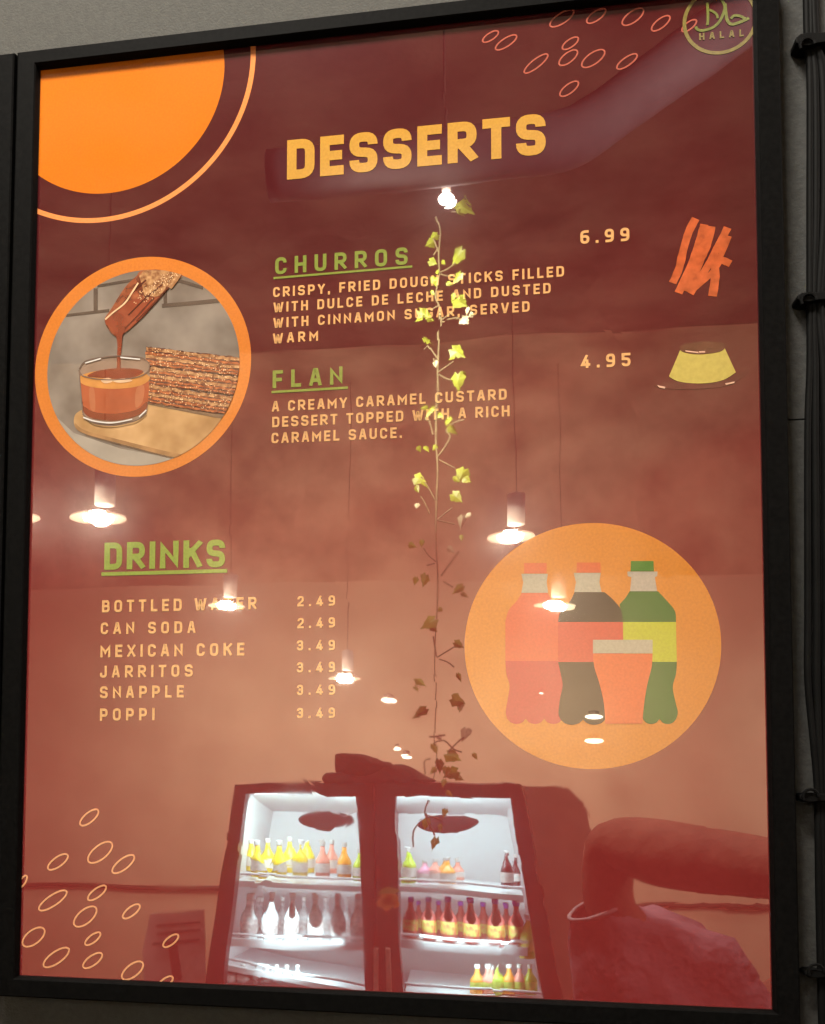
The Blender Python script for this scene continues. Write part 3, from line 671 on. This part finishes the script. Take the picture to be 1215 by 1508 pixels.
# spot that lights the ivy
YI = 2.1
c = mir(657, 292, YI); t = thing('spot_light', 'bright spot lamp at the top of the ivy strand', 'spot light', c, 'small spot lights in the mirrored room')
o = BM()
lathe(o, c + Vector((0, 0, -.012)), [(.004, -.004), (.02, .003), (.023, .012), (.014, .022), (.003, .026)], 12); obj('bulb', o, glow('ivy_spot_glow', (1, .93, .82), 110), t, smooth=True)
o = BM(); lathe(o, c, [(.012, .02), (.016, .05), (.016, .10), (.003, .105)], 14); obj('housing', o, cord_m, t, smooth=True)
o = BM(); tube(o, [c + Vector((0, 0, .1)), Vector((c.x, c.y, zc))], .004, 6); obj('cord', o, cord_m, t)

# ivy strand
ivy = thing('ivy_strand', 'long strand of small leaved ivy hanging in mid air', 'ivy', mir(643, 1250, YI))
leaf_m = mat('ivy_leaf', (.26, .31, .035), .45, .35, 25, spec=.4); stem_m = mat('ivy_stem', (.20, .17, .09), .6, .2, 60); dry_m = mat('ivy_pale_leaf', (.62, .56, .36), .5, .2, 60)
za, zb = 260, 140 / 621; ka = lambda u, v: (590 + u * zb, 260 + v * zb); kb = lambda u, v: (590 + u * .3977, 580 + v * .3977)
def ivy_leaf(px, size, ang, m, tilt):
    c = mir(*px, YI); r = size * pxm(YI)
    kx = random.uniform(.5, 1)
    prof = [(0, -.62), (.34 * kx, -.95), (.62 * kx, -.62), (1 * kx, -.30), (.66 * kx, .10), (.52 * kx, .46), (.26 * kx, .60), (0, 1.12)]
    pts = prof + [(-x, y) for x, y in prof[-2:0:-1]]
    rot = Matrix.Rotation(R(tilt[0]), 4, 'X') @ Matrix.Rotation(R(tilt[1]), 4, 'Z') @ Matrix.Rotation(R(ang), 4, 'Y')
    o = BM(); vs = [o.verts.new(c + rot @ Vector((x * r, -.16 * r * abs(x), y * r))) for x, y in pts]; ctr = o.verts.new(c + rot @ Vector((0, .08 * r, 0)))
    for i in range(len(vs)): o.faces.new((ctr, vs[i - 1], vs[i]))
    ge = bmesh.ops.extrude_face_region(o, geom=o.faces[:]); bmesh.ops.translate(o, verts=[e for e in ge['geom'] if isinstance(e, bmesh.types.BMVert)], vec=rot @ Vector((0, .0006, 0)))
    obj('leaf', o, m, ivy)
LA = [(415, 205, 62), (430, 140, 36), (212, 398, 36), (185, 445, 36), (192, 560, 32), (360, 520, 66), (358, 660, 48), (208, 690, 46), (375, 815, 58), (150, 890, 60), (410, 940, 44, 1), (430, 885, 26, 1), (172, 1065, 40), (368, 1145, 62), (382, 1340, 64), (150, 1105, 20, 1), (455, 908, 22, 1)]
LA += [(262, 560, 26), (222, 620, 24), (300, 700, 22), (190, 760, 24), (330, 790, 26), (118, 915, 30), (185, 925, 28), (335, 1180, 26), (415, 1300, 30), (225, 1215, 22, 1), (395, 235, 30)]
LB = [(180, 110, 18), (150, 90, 16), (95, 60, 16), (240, 320, 18), (205, 320, 18), (95, 335, 16), (245, 455, 16, 1), (55, 690, 16), (230, 745, 16), (120, 870, 20), (60, 1095, 16), (225, 1165, 18), (160, 1440, 18), (170, 1395, 20), (215, 1420, 18), (120, 1395, 18), (150, 1270, 14, 1), (255, 1250, 14, 1), (115, 75, 24), (196, 140, 22), (225, 300, 30), (205, 385, 26), (225, 475, 26, 1), (72, 318, 24), (68, 415, 13, 1), (66, 352, 16), (50, 560, 16), (85, 550, 14), (185, 572, 16, 1), (90, 685, 27), (210, 720, 30), (145, 800, 12), (105, 850, 34), (215, 930, 22), (75, 1070, 30), (213, 1140, 34), (78, 1180, 31), (216, 1050, 20), (240, 1258, 24, 1), (195, 1338, 30), (145, 1375, 30), (190, 1405, 34), (128, 1310, 20), (275, 1335, 14), (180, 1480, 17), (105, 210, 14), (75, 212, 12), (135, 205, 12), (222, 530, 12)]
for lst, k, sc in ((LA, ka, zb), (LB, kb, .3977)):
    for e in lst:
        ivy_leaf(k(e[0], e[1]), e[2] * sc * 1.12, random.uniform(110, 250), dry_m if len(e) > 3 else leaf_m, (random.uniform(-30, 30), random.uniform(-40, 40)))
for (u, v, sz) in ((641, 1242, 15), (655, 1196, 9), (628, 1212, 12), (648, 1218, 9)): ivy_leaf((u, v), sz * .8, random.uniform(150, 210), leaf_m, (0, random.uniform(-30, 30)))
stems = [[ka(238, 270), ka(245, 350), ka(236, 440), ka(230, 520), ka(240, 620), ka(216, 700), ka(214, 790), ka(235, 850), ka(241, 930), ka(245, 1000), ka(240, 1180), ka(246, 1280), ka(244, 1400), kb(138, 60), kb(138, 240), kb(132, 390), kb(137, 480), kb(138, 620), kb(136, 800), kb(132, 980), kb(130, 1100), kb(128, 1260), kb(135, 1340), kb(120, 1430)]]
stem_r = .0026
q = smooth_line([tuple(mir(u + random.uniform(-2, 2), v, YI)) for u, v in stems[0]], 3)
o = BM(); tube(o, q, [stem_r if k < 46 else max(.0013, stem_r - .0001 * (k - 46)) for k in range(len(q))], 6); obj('stem', o, stem_m, ivy)
for l, k in (([(240, 620), (290, 600), (340, 562)], ka), ([(240, 633), (290, 645), (335, 640)], ka), ([(245, 925), (300, 890), (345, 862)], ka), ([(245, 935), (300, 938), (375, 924)], ka), ([(232, 840), (180, 866)], ka), ([(245, 1272), (300, 1235), (345, 1205)], ka),
             ([(250, 1284), (290, 1312), (335, 1330)], ka), ([(246, 1188), (210, 1140), (182, 1095)], ka), ([(222, 1220), (214, 1180)], ka), ([(232, 500), (215, 440), (205, 410)], ka), ([(232, 470), (200, 520)], ka), ([(320, 232), (400, 232)], ka),
             ([(138, 240), (165, 205), (188, 165), (175, 145), (205, 115), (240, 105)], kb), ([(145, 245), (170, 258), (200, 275)], kb), ([(130, 395), (105, 345), (80, 310)], kb), ([(112, 445), (95, 405), (80, 380)], kb), ([(137, 470), (160, 450), (190, 425)], kb), ([(140, 470), (200, 485)], kb),
             ([(137, 618), (110, 595), (92, 568)], kb), ([(148, 668), (180, 620), (212, 575)], kb), ([(155, 688), (190, 712)], kb), ([(137, 978), (165, 960), (200, 938)], kb), ([(145, 985), (175, 995), (200, 1015)], kb), ([(135, 975), (122, 900)], kb), ([(130, 160), (115, 110), (95, 100)], kb),
             ([(110, 1266), (170, 1262)], kb), ([(130, 1290), (165, 1280), (200, 1310), (230, 1320)], kb), ([(180, 1320), (215, 1285), (245, 1265)], kb), ([(110, 1350), (85, 1360), (88, 1410)], kb), ([(100, 632), (130, 622)], kb)):
    o = BM(); tube(o, smooth_line([tuple(mir(*k(*p), YI)) for p in l], 3), stem_r * .85, 6); obj('stem', o, stem_m, ivy)
for l in ([(632, 1178), (627, 1196), (640, 1230)], [(627, 1200), (650, 1206)], [(618, 1212), (611, 1225), (612, 1245)]):
    o = BM(); tube(o, smooth_line([tuple(mir(*p, YI)) for p in l], 3), .0022, 6); obj('stem', o, stem_m, ivy)

# ------------------------------------------------------------------ drinks coolers
YFr = 3.3
def qd(pts, Y): return [mir(u, v, Y) for u, v in pts]
cool_black = mat('cooler_black', (.035, .022, .02), .35, .15, 20, spec=.5); white_in = mat('cooler_liner', (.80, .82, .82), .5, .03, 8); shelf_m = mat('shelf_white', (.85, .87, .88), .35, .03, 20)
led = glow('led_glow', (.75, .95, 1), 9)
def glass_mat():
    m = bpy.data.materials.new('door_glass'); m.use_nodes = True; nt = m.node_tree; nt.nodes.clear(); L = nt.links.new
    out = nt.nodes.new('ShaderNodeOutputMaterial'); mx = nt.nodes.new('ShaderNodeMixShader'); tr = nt.nodes.new('ShaderNodeBsdfTransparent'); gl = nt.nodes.new('ShaderNodeBsdfGlossy')
    gl.inputs['Roughness'].default_value = .02; fr = nt.nodes.new('ShaderNodeFresnel'); fr.inputs[0].default_value = 1.35
    tr.inputs[0].default_value = (.97, .99, .98, 1)
    L(fr.outputs[0], mx.inputs[0]); L(tr.outputs[0], mx.inputs[1]); L(gl.outputs[0], mx.inputs[2]); L(mx.outputs[0], out.inputs[0]); return m
GLASS = glass_mat()
def ext(p0, p1, v):
    """continue the line p0->p1 (pixels) down to row v"""
    t = (v - p0[1]) / (p1[1] - p0[1]); return (p0[0] + (p1[0] - p0[0]) * t, v)
VB = 1790
DEPTH = .62
def cooler(label, ol, orr, il, ir, shelves, fan, handle_u, sticker):
    """ol/or: outer left and right edge (top px, lower px); il/ir: the opening"""
    OT = [ol[0], orr[0]]; OBp = [ext(*ol, VB), ext(*orr, VB)]; IT = [il[0], ir[0]]; IB = [ext(*il, VB - 40), ext(*ir, VB - 40)]
    base = (mir(*OBp[0], YFr) + mir(*OBp[1], YFr)) / 2
    t = thing('drinks_cooler', label, 'drinks cooler', base, 'glass door drinks coolers')
    fo = qd([OT[0], OT[1], OBp[1], OBp[0]], YFr); fi = qd([IT[0], IT[1], IB[1], IB[0]], YFr); back = Vector((0, -DEPTH, 0)); thick = Vector((0, -.07, 0))
    o = BM()     # door frame ring
    for i in range(4):
        j = (i + 1) % 4; hexa(o, [fo[i], fo[j], fi[j], fi[i]], [p + thick for p in (fo[i], fo[j], fi[j], fi[i])])
    bmesh.ops.remove_doubles(o, verts=o.verts, dist=1e-5)
    obj('door_frame', o, cool_black, t)
    o = BM()     # cabinet shell behind the door: four walls and a back
    cen = sum(fi, Vector()) / 4
    g = Vector((0, -.073, 0))
    for i in range(4):
        j = (i + 1) % 4; A = [fo[i] + g, fo[j] + g, fi[j] + (fo[j] - fi[j]) * .35 + g, fi[i] + (fo[i] - fi[i]) * .35 + g]; hexa(o, A, [p + back for p in A])
    hexa(o, [p + back + g + Vector((0, -.002, 0)) for p in fo], [p + back + g + Vector((0, -.04, 0)) for p in fo]); obj('cabinet', o, cool_black, t)
    o = BM()     # white liner, its ceiling sloping down to the back
    f2 = [fi[i] + (fo[i] - fi[i]) * .33 + g for i in range(4)]
    bk = [p + back * .96 for p in f2]; hgt = f2[0].z - f2[3].z; bk[0] = bk[0] - Vector((0, 0, .105)); bk[1] = bk[1] - Vector((0, 0, .105))
    V = [o.verts.new(p) for p in f2 + bk]
    for a in ((0, 1, 5, 4), (1, 2, 6, 5), (2, 3, 7, 6), (3, 0, 4, 7), (4, 5, 6, 7)): o.faces.new([V[i] for i in a])
    obj('liner', o, white_in, t)
    o = BM(); a, b = f2[0] + Vector((.03, -.02, -.012)), f2[1] + Vector((-.03, -.02, -.012))
    n = 9
    for k in range(n):
        c = a + (b - a) * ((k + .5) / n); box(o, c - Vector((.02, .007, .005)), c + Vector((.02, .007, .004)))
    obj('led_strip', o, led, t)
    o = BM(); cpos = mir(*fan, YFr + .12); rr = 42 * pxm(YFr + .12)
    o2_ = [(cpos + Vector((rr * math.cos(k * math.pi / 16), -.02 * math.sin(k * math.pi / 16), rr * .32 * math.sin(k * math.pi / 16)))) for k in range(32)]
    hexa(o, o2_, [p + Vector((0, -.03, 0)) for p in o2_]); obj('fan_cover', o, mat('fan_dark', (.004, .002, .002), .9, .2, 30, spec=0), t)
    for (ul, vl, ur, vr, th) in shelves:
        o = BM(); a, b = mir(ul, vl, YFr + .10), mir(ur, vr, YFr + .10); d = Vector((0, -.44, 0)); up = Vector((0, 0, th))
        hexa(o, [a, b, b + up, a + up], [a + d, b + d, b + d + up, a + d + up]); sh = obj('shelf', o, shelf_m, t)
        o = BM(); e = Vector((0, .012, .05)); tube(o, [a + e, b + e], .005, 6); obj('shelf_rail', o, shelf_m, sh)
    o = BM(); e = Vector((0, -.03, 0)); vs = [o.verts.new(p + e) for p in fi]; o.faces.new(vs); obj('door_glass', o, GLASS, t)
    for hu in handle_u:
        o = BM(); a, b = mir(hu, 1398, YFr - .02), mir(hu, 1640, YFr - .02); box(o, (min(a.x, b.x) - .009, a.y - .012, b.z), (max(a.x, b.x) + .009, a.y + .012, a.z)); obj('handle', o, mat('handle_steel', (.42, .33, .26), .35, .1, 30, metal=.3), t, bevel=.004)
    if sticker:
        o = BM(); st_o = mat('sticker_orange', (.85, .40, .08), .5, .15, 60)
        for (u, v, r0) in sticker: lathe_pts = mir(u, v, YFr - .004); r1 = r0 * pxm(YFr); vs = [lathe_pts + Vector((r1 * math.cos(k * .5236), 0, r1 * math.sin(k * .5236))) for k in range(12)]; hexa(o, vs, [p + Vector((0, -.003 - .0004 * r0, 0)) for p in vs])
        so = obj('fruit_sticker', o, st_o, t)
        o = BM(); vs = qd([(557, 1318), (563, 1309), (572, 1306), (584, 1309), (590, 1313), (584, 1317), (570, 1316)], YFr - .006); hexa(o, vs, [p + Vector((0, -.004, 0)) for p in vs]); obj('sticker_leaf', o, mat('sticker_green', (.16, .33, .06), .5), so)
    # cold light inside; the two lower lamps are added fill without fixtures
    ca = (f2[0] + f2[1]) / 2
    lamp('cooler_light', 'AREA', ca + Vector((0, -.05, -.05)), 25, (.66, .95, 1), .42, ca + Vector((0, -.45, -.75)))
    lamp('cooler_light', 'AREA', mir((ext(*il, 1380)[0] + ext(*ir, 1380)[0]) / 2, 1365, YFr + .02) + Vector((0, -.09, 0)), 3.0, (.66, .95, 1), .34, mir((ext(*il, 1390)[0] + ext(*ir, 1390)[0]) / 2, 1420, YFr + .5))
    lamp('cooler_light', 'AREA', mir((ext(*il, 1380)[0] + ext(*ir, 1380)[0]) / 2, 1412, YFr + .02) + Vector((0, -.10, 0)), 4, (.66, .95, 1), .34, mir((ext(*il, 1480)[0] + ext(*ir, 1480)[0]) / 2, 1485, YFr + .55))
    return t
cooler('left drinks cooler with yellow and pink bottles under the jacket', ((345, 1157), (305, 1450)), ((551, 1150), (553, 1450)), ((361, 1170), (331, 1450)), ((526, 1170), (540, 1450)),
       [(345, 1306, 537, 1313, .022), (340, 1393, 540, 1402, .03), (334, 1428, 541, 1470, .022)], (480, 1208), (556,), None)
cooler('right drinks cooler with purple capped bottles under the ivy tip', ((553, 1150), (555, 1450)), ((765, 1156), (826, 1470)), ((583, 1171), (594, 1450)), ((748, 1176), (800, 1474)),
       [(590, 1314, 768, 1326, .022), (594, 1397, 776, 1406, .03), (597, 1466, 800, 1480, .022)], (660, 1214), (575,), [(563, 1330, 7), (572, 1334, 8), (580, 1325, 9), (570, 1323, 9), (585, 1333, 6)])

# bottles standing on the shelves
glassy = lambda n, c: mat('drink_' + n, c, .18, .12, 30, spec=.6)
label_w = mat('bottle_label_white', (.78, .76, .72), .6, .15, 60); cap_w = mat('cap_white', (.75, .75, .72), .5); cap_p = mat('cap_purple', (.12, .05, .35), .5); clear_m = mat('clear_bottle', (.62, .64, .64), .10, .25, 40, spec=.8)
PROTO = {}
def bottle(u, vb, vt, liquid, cap_mat, lab_mat, label, group, wide=.155, dy=.14):
    Y = YFr + dy; base = mir(u, vb, Y); base.z = mir(u, vb - 9, YFr + .10).z; h = (mir(u, vt, Y) - base).z; key = (liquid.name, round(wide, 3), cap_mat.name)
    if key in PROTO:
        src = PROTO[key]; t = src.copy(); COL.objects.link(t); t.location = base; k = h / src['h0']; t.scale = (k, k, k); t['label'] = label; t['group'] = group
        for ch in src.children: c2 = ch.copy(); COL.objects.link(c2); c2.parent = t
    else:
        t = thing('drink_bottle', label, 'bottle', base, group); w = wide * h; t['h0'] = h
        o = BM(); lathe(o, base, [(w * .9, 0), (w, .02 * h), (w, .44 * h), (w * .9, .52 * h), (w * .5, .66 * h), (w * .34, .76 * h), (w * .30, .90 * h)], 14); obj('body', o, liquid, t, smooth=True)
        o = BM(); lathe(o, base, [(w * 1.02, .16 * h), (w * 1.02, .42 * h)], 14, False); obj('paper_label', o, lab_mat, t, smooth=True)
        o = BM(); lathe(o, base, [(w * .38, .88 * h), (w * .40, 1 * h), (w * .3, 1.01 * h)], 12); obj('cap', o, cap_mat, t)
        PROTO[key] = t
    return t
G1 = 'soda bottles in the lit coolers'
yel, ora, pin, dark, pur, lime = glassy('yellow', (.72, .52, .03)), glassy('orange', (.85, .33, .04)), glassy('pink', (.80, .30, .22)), glassy('dark', (.06, .012, .015)), glassy('berry', (.36, .075, .06)), glassy('lime', (.45, .58, .05))
rose, fruit, mix = glassy('rose', (.80, .35, .50)), mat('label_fruit', (.60, .14, .05), .5, .2, 70, col2=(.35, .50, .10)), mat('label_bright', (.30, .62, .10), .5, .2, 40, col2=(.8, .7, .15))
for u, vt, dy in ((378, 1239, .15), (409, 1239, .15), (440, 1236, .15), (370, 1238, .27), (393, 1236, .27), (424, 1234, .27), (452, 1236, .27)): bottle(u, 1303 - (dy > .2) * 4, vt, yel, cap_w, label_w, 'yellow soda bottle with white label on the upper left shelf', G1, .21, dy)
bottle(474, 1303, 1240, pin, cap_w, label_w, 'pink soda bottle with white label in the left cooler', G1, .21)
bottle(488, 1300, 1238, pin, cap_w, label_w, 'pink soda bottle behind its twin in the left cooler', G1, .21, .27)
bottle(507, 1305, 1241, ora, cap_w, label_w, 'orange soda bottle at the right of the upper left shelf', G1, .21)
bottle(530, 1307, 1250, lime, cap_w, label_w, 'lime soda bottle against the left cooler frame', G1, .21)
for u in (366, 397, 427, 462, 496, 528): bottle(u, 1393 + (u - 366) * .05, 1316, clear_m, cap_w, mat('clear_label', (.60, .50, .48), .5, .3, 60, col2=(.75, .72, .7)), 'clear water bottle on the lower left shelf', 'water bottles in the left cooler', .17)
for u in (352, 382, 412, 444, 478, 512): bottle(u, 1396 + (u - 366) * .05, 1322, clear_m, cap_w, label_w, 'clear water bottle in the second row of the left cooler', 'water bottles in the left cooler', .17, .3)
bottle(604, 1312, 1245, lime, cap_w, label_w, 'yellow green soda bottle at the left of the right cooler', G1, .21)
bottle(628, 1312, 1266, rose, cap_w, label_w, 'short rose drink in the right cooler', G1, .31); bottle(645, 1312, 1264, pin, cap_w, label_w, 'short pink drink in the right cooler', G1, .31)
bottle(662, 1314, 1263, ora, cap_w, label_w, 'short orange drink in the right cooler', G1, .31); bottle(677, 1313, 1266, pin, cap_w, label_w, 'short pink drink beside the orange one', G1, .31, .27)
bottle(745, 1318, 1253, dark, cap_w, label_w, 'dark cola bottle alone on the upper right shelf', G1, .17); bottle(757, 1319, 1262, dark, cap_w, label_w, 'dark cola bottle behind the other cola', G1, .17, .27)
for u in (608, 635, 663, 693, 727, 757): bottle(u, 1393 + (u - 608) * .05, 1323, pur, cap_p, fruit, 'purple capped fruit drink on the lower right shelf', 'fruit drinks in the right cooler', .19)
for u in (620, 650, 680, 710, 742): bottle(u, 1395 + (u - 608) * .05, 1329, pur, cap_p, fruit, 'purple capped fruit drink in the second row', 'fruit drinks in the right cooler', .19, .3)
for k, u in enumerate((700, 716, 732, 748, 764, 780)): bottle(u, 1474, 1418, (ora, pin, lime, ora, pin, lime)[k], cap_w, mix, 'bright bottle on the lowest right shelf', G1, .24)
for u in (342, 358, 374, 390, 406, 422, 438): bottle(u, 1458, 1418, clear_m, cap_w, label_w, 'clear water bottle low in the left cooler', 'water bottles in the left cooler', .3)
bottle(776, 1420, 1345, lime, cap_w, mix, 'tall lime bottle at the right edge of the right cooler', G1, .2)

# cardboard signs: notice on the wall, partition right of the coolers
pts = qd([(220, 1346), (303, 1337), (306, 1446), (300, 1620), (214, 1620), (207, 1400)], 3.6)
o = BM(); hexa(o, pts, [p + Vector((0, -.01, 0)) for p in pts]); nb = tag(obj('notice_board', o, mat('notice_paper', (.80, .66, .60), .8, .12, 14)), 'pale paper notice standing left of the coolers', 'notice'); rebase(nb)
o = BM()
for (a, b, c, d) in ((228, 1362, 298, 1355), (228, 1374, 298, 1366), (222, 1388, 296, 1381)):
    vs = qd([(a, b), (c, d), (c, d + 3), (a, b + 3)], 3.59); hexa(o, vs, [p + Vector((0, -.003, 0)) for p in vs])
vs = qd([(245, 1392), (260, 1390), (268, 1440), (252, 1442)], 3.59); hexa(o, vs, [p + Vector((0, -.003, 0)) for p in vs])
obj('notice_print', o, mat('notice_ink', (.20, .09, .08), .8), nb)
pts = qd([(768, 1158), (836, 1161), (868, 1195), (905, 1500), (925, 1800), (842, 1800), (826, 1470)], 3.9)
o = BM(); hexa(o, pts, [p + Vector((0, -.4, 0)) for p in pts]); rebase(tag(obj('cabinet', o, mat('cabinet_brown', (.42, .28, .20), .6, .12, 6)), 'tall brown cabinet standing right of the coolers', 'cabinet'))

# jacket folded on the coolers
def blob(bm, outline, Y, depth, k=.35):
    """rounded cloth lump with the given outline"""
    pts = [mir(u, v, Y) for u, v in outline]; c = sum(pts, Vector()) / len(pts); rings = []
    for t in range(7):
        a = math.pi * t / 6; sc = .45 + .55 * math.sin(a) if 0 < t < 6 else .3
        rings.append([bm.verts.new(c + (p - c) * sc + Vector((0, depth / 2 * math.cos(a) + .01 * mnoise.noise(p * 9), .012 * mnoise.noise(p * 14 + Vector((t, 0, 0)))))) for p in pts])
    n = len(pts)
    for a, b in zip(rings, rings[1:]):
        for i in range(n): bm.faces.new((a[i], a[(i + 1) % n], b[(i + 1) % n], b[i]))
    bm.faces.new(rings[0]); bm.faces.new(rings[-1][::-1])
jk = thing('folded_jacket', 'dark folded jacket lying on top of the drinks coolers', 'jacket', mir(570, 1150, YFr + .2)); cloth = mat('jacket_cloth', (.040, .022, .020), .85, .3, 18, bump=.01, bscale=25)
o = BM(); blob(o, smooth_line([(498, 1116), (503, 1109), (530, 1112), (562, 1119), (585, 1128), (592, 1138), (560, 1146), (505, 1142)], 3, True), YFr + .15, .3); obj('jacket_body', o, cloth, jk, smooth=True)
o = BM(); blob(o, smooth_line([(478, 1148), (485, 1138), (500, 1136), (540, 1140), (580, 1126), (600, 1129), (625, 1144), (640, 1153), (560, 1156), (490, 1154)], 3, True), YFr + .16, .34); obj('jacket_sleeve', o, cloth, jk, smooth=True)

# ------------------------------------------------------------------ the person raising an arm
YP = .75
pp = lambda u, v, d=0: mir(u, v, YP + d)
skin_m = mat('skin', (.24, .11, .07), .75, .25, 14, spec=.2, bump=.004); shirt_m = mat('shirt_cotton', (.30, .18, .22), .85, .3, 9, bump=.03, bscale=9); hem_m = mat('shirt_hem', (.55, .48, .50), .8)
person = thing('person', 'person in a loose short sleeved shirt raising a bent forearm', 'person', (mir(1060, 1500, YP).x, -YP - .08, 0))
def skinned(name, verts, edges, radii, m, root=0, sub=2, parent=None):
    me = bpy.data.meshes.new(name); me.from_pydata([tuple(v) for v in verts], edges, []); o = bpy.data.objects.new(name, me); COL.objects.link(o)
    if parent is not None:
        for v in me.vertices: v.co -= parent.location
        o.parent = parent
    me.materials.append(m)
    sk = o.modifiers.new('skin', 'SKIN'); sk.use_smooth_shade = True
    for i, r in enumerate(radii):
        d = me.skin_vertices[0].data[i]; d.radius = (r, r) if not isinstance(r, tuple) else r; d.use_root = (i == root)
    s_ = o.modifiers.new('subsurf', 'SUBSURF'); s_.levels = sub; s_.render_levels = sub
    return o
sh = pp(1035, 1500, .06); el = pp(897, 1238, .02); wr = pp(1215, 1292, -.28)
pel = Vector((sh.x + .16, sh.y - .05, .95)); chest = Vector((sh.x + .17, sh.y - .04, sh.z - .12)); neck = Vector((sh.x + .20, sh.y - .03, sh.z + .06)); 
head = neck + Vector((.0, .04, .13)); crown = head + Vector((0, 0, .10)); sh2 = Vector((sh.x + .38, sh.y - .04, sh.z - .03)); el2 = sh2 + Vector((.06, .02, -.28)); wr2 = el2 + Vector((.0, .22, .08))
hip1, hip2 = pel + Vector((-.1, 0, -.05)), pel + Vector((.1, 0, -.05)); kn1, kn2 = hip1 + Vector((0, .02, -.42)), hip2 + Vector((0, .02, -.42)); an1, an2 = kn1 + Vector((0, -.02, -.40)), kn2 + Vector((0, -.02, -.40)); to1, to2 = an1 + Vector((0, .15, -.05)), an2 + Vector((0, .15, -.05))
hnd = wr + (wr - el).normalized() * .07
fa = lambda t, dz=0, dy=0: el + (wr - el) * t + Vector((0, dy, dz))
V_ = [pel, chest, neck, head, crown, sh, pp(893, 1338, .03), el, fa(.3, -.006, .01), wr, hnd, sh2, el2, wr2, wr2 + Vector((0, .08, .01)), hip1, kn1, an1, to1, hip2, kn2, an2, to2]
E_ = [(0, 1), (1, 2), (2, 3), (3, 4), (1, 5), (5, 6), (6, 7), (7, 8), (8, 9), (9, 10), (1, 11), (11, 12), (12, 13), (13, 14), (0, 15), (15, 16), (16, 17), (17, 18), (0, 19), (19, 20), (20, 21), (21, 22)]
Rr = [.15, .16, .058, .085, .07, .052, .040, .042, .050, .036, .03, .06, .045, .03, .03, .09, .06, .042, .035, .09, .06, .042, .035]
skinned('body', V_, E_, Rr, skin_m, 0, 2, person)
for k in range(5):
    a = hnd + Vector((0, .012 - .014 * k, .02 if k else -.01)); dirv = (wr - el).normalized(); ln = (.05, .075, .082, .076, .06)[k]
    skinned('finger', [a - dirv * .03, a + dirv * .02 + Vector((0, 0, .01)), a + dirv * ln * .7 + Vector((0, .012, .012)), a + dirv * ln + Vector((0, .024, .0))], [(0, 1), (1, 2), (2, 3)], [.010, .0095, .0085, .007], skin_m, 0, 1, person)
o = BM(); lathe(o, head + Vector((0, -.012, .03)), [(.085, -.06), (.098, 0), (.09, .06), (.05, .098), (.01, .105)], 20); obj('hair', o, mat('hair_dark', (.02, .014, .012), .6, .3, 90), person, smooth=True)
# loose shirt: torso drape plus the wide sleeve whose hem opens round the upper arm
o = BM()
def loft(bm, rings, cap=False):
    R0 = [[bm.verts.new(p) for p in r] for r in rings]; n = len(rings[0])
    for a, b in zip(R0, R0[1:]):
        for i in range(n): bm.faces.new((a[i], a[(i + 1) % n], b[(i + 1) % n], b[i]))
def ring(c, ax, ra, rb, n=28, fold=0, ph=0):
    ax = Vector(ax).normalized(); s_ = ax.cross(Vector((0, 1, 0))).normalized(); t_ = ax.cross(s_)
    return [c + (s_ * (ra * math.cos(2 * math.pi * k / n)) + t_ * (rb * math.sin(2 * math.pi * k / n))) * (1 + fold * math.sin(5 * 2 * math.pi * k / n + ph)) for k in range(n)]
hem_c = pp(881, 1338, .03); mid_c = pp(915, 1410, .05); root_c = pp(1000, 1520, .08)
axis = (hem_c - mid_c)
loft(o, [ring(hem_c, axis + Vector((-.01, .0, .03)), .043, .038), ring(hem_c * .6 + mid_c * .4, axis, .060, .055, fold=.06), ring(mid_c, axis + Vector((-.05, 0, 0)), .095, .085, fold=.10, ph=1), ring(mid_c * .5 + root_c * .5, axis + Vector((-.06, 0, .02)), .14, .11, fold=.16, ph=2), ring(root_c, (0, 0, 1), .17, .13, fold=.04, ph=2)])
loft(o, [ring(Vector((chest.x, chest.y, neck.z - .04)), (0, 0, 1), .10, .08), ring(Vector((chest.x, chest.y, chest.z)), (0, 0, 1), .215, .15, fold=.02), ring(Vector((pel.x, pel.y, 1.15)), (0, 0, 1), .20, .16, fold=.05), ring(Vector((pel.x, pel.y, .85)), (0, 0, 1), .22, .18, fold=.05)])
obj('shirt', o, shirt_m, person, smooth=True)
o = BM(); hr_ = ring(hem_c + axis.normalized() * .003, axis + Vector((-.01, 0, .03)), .044, .039); tube(o, hr_ + hr_[:1], .0035, 6, False); obj('sleeve_hem', o, hem_m, person, smooth=True)
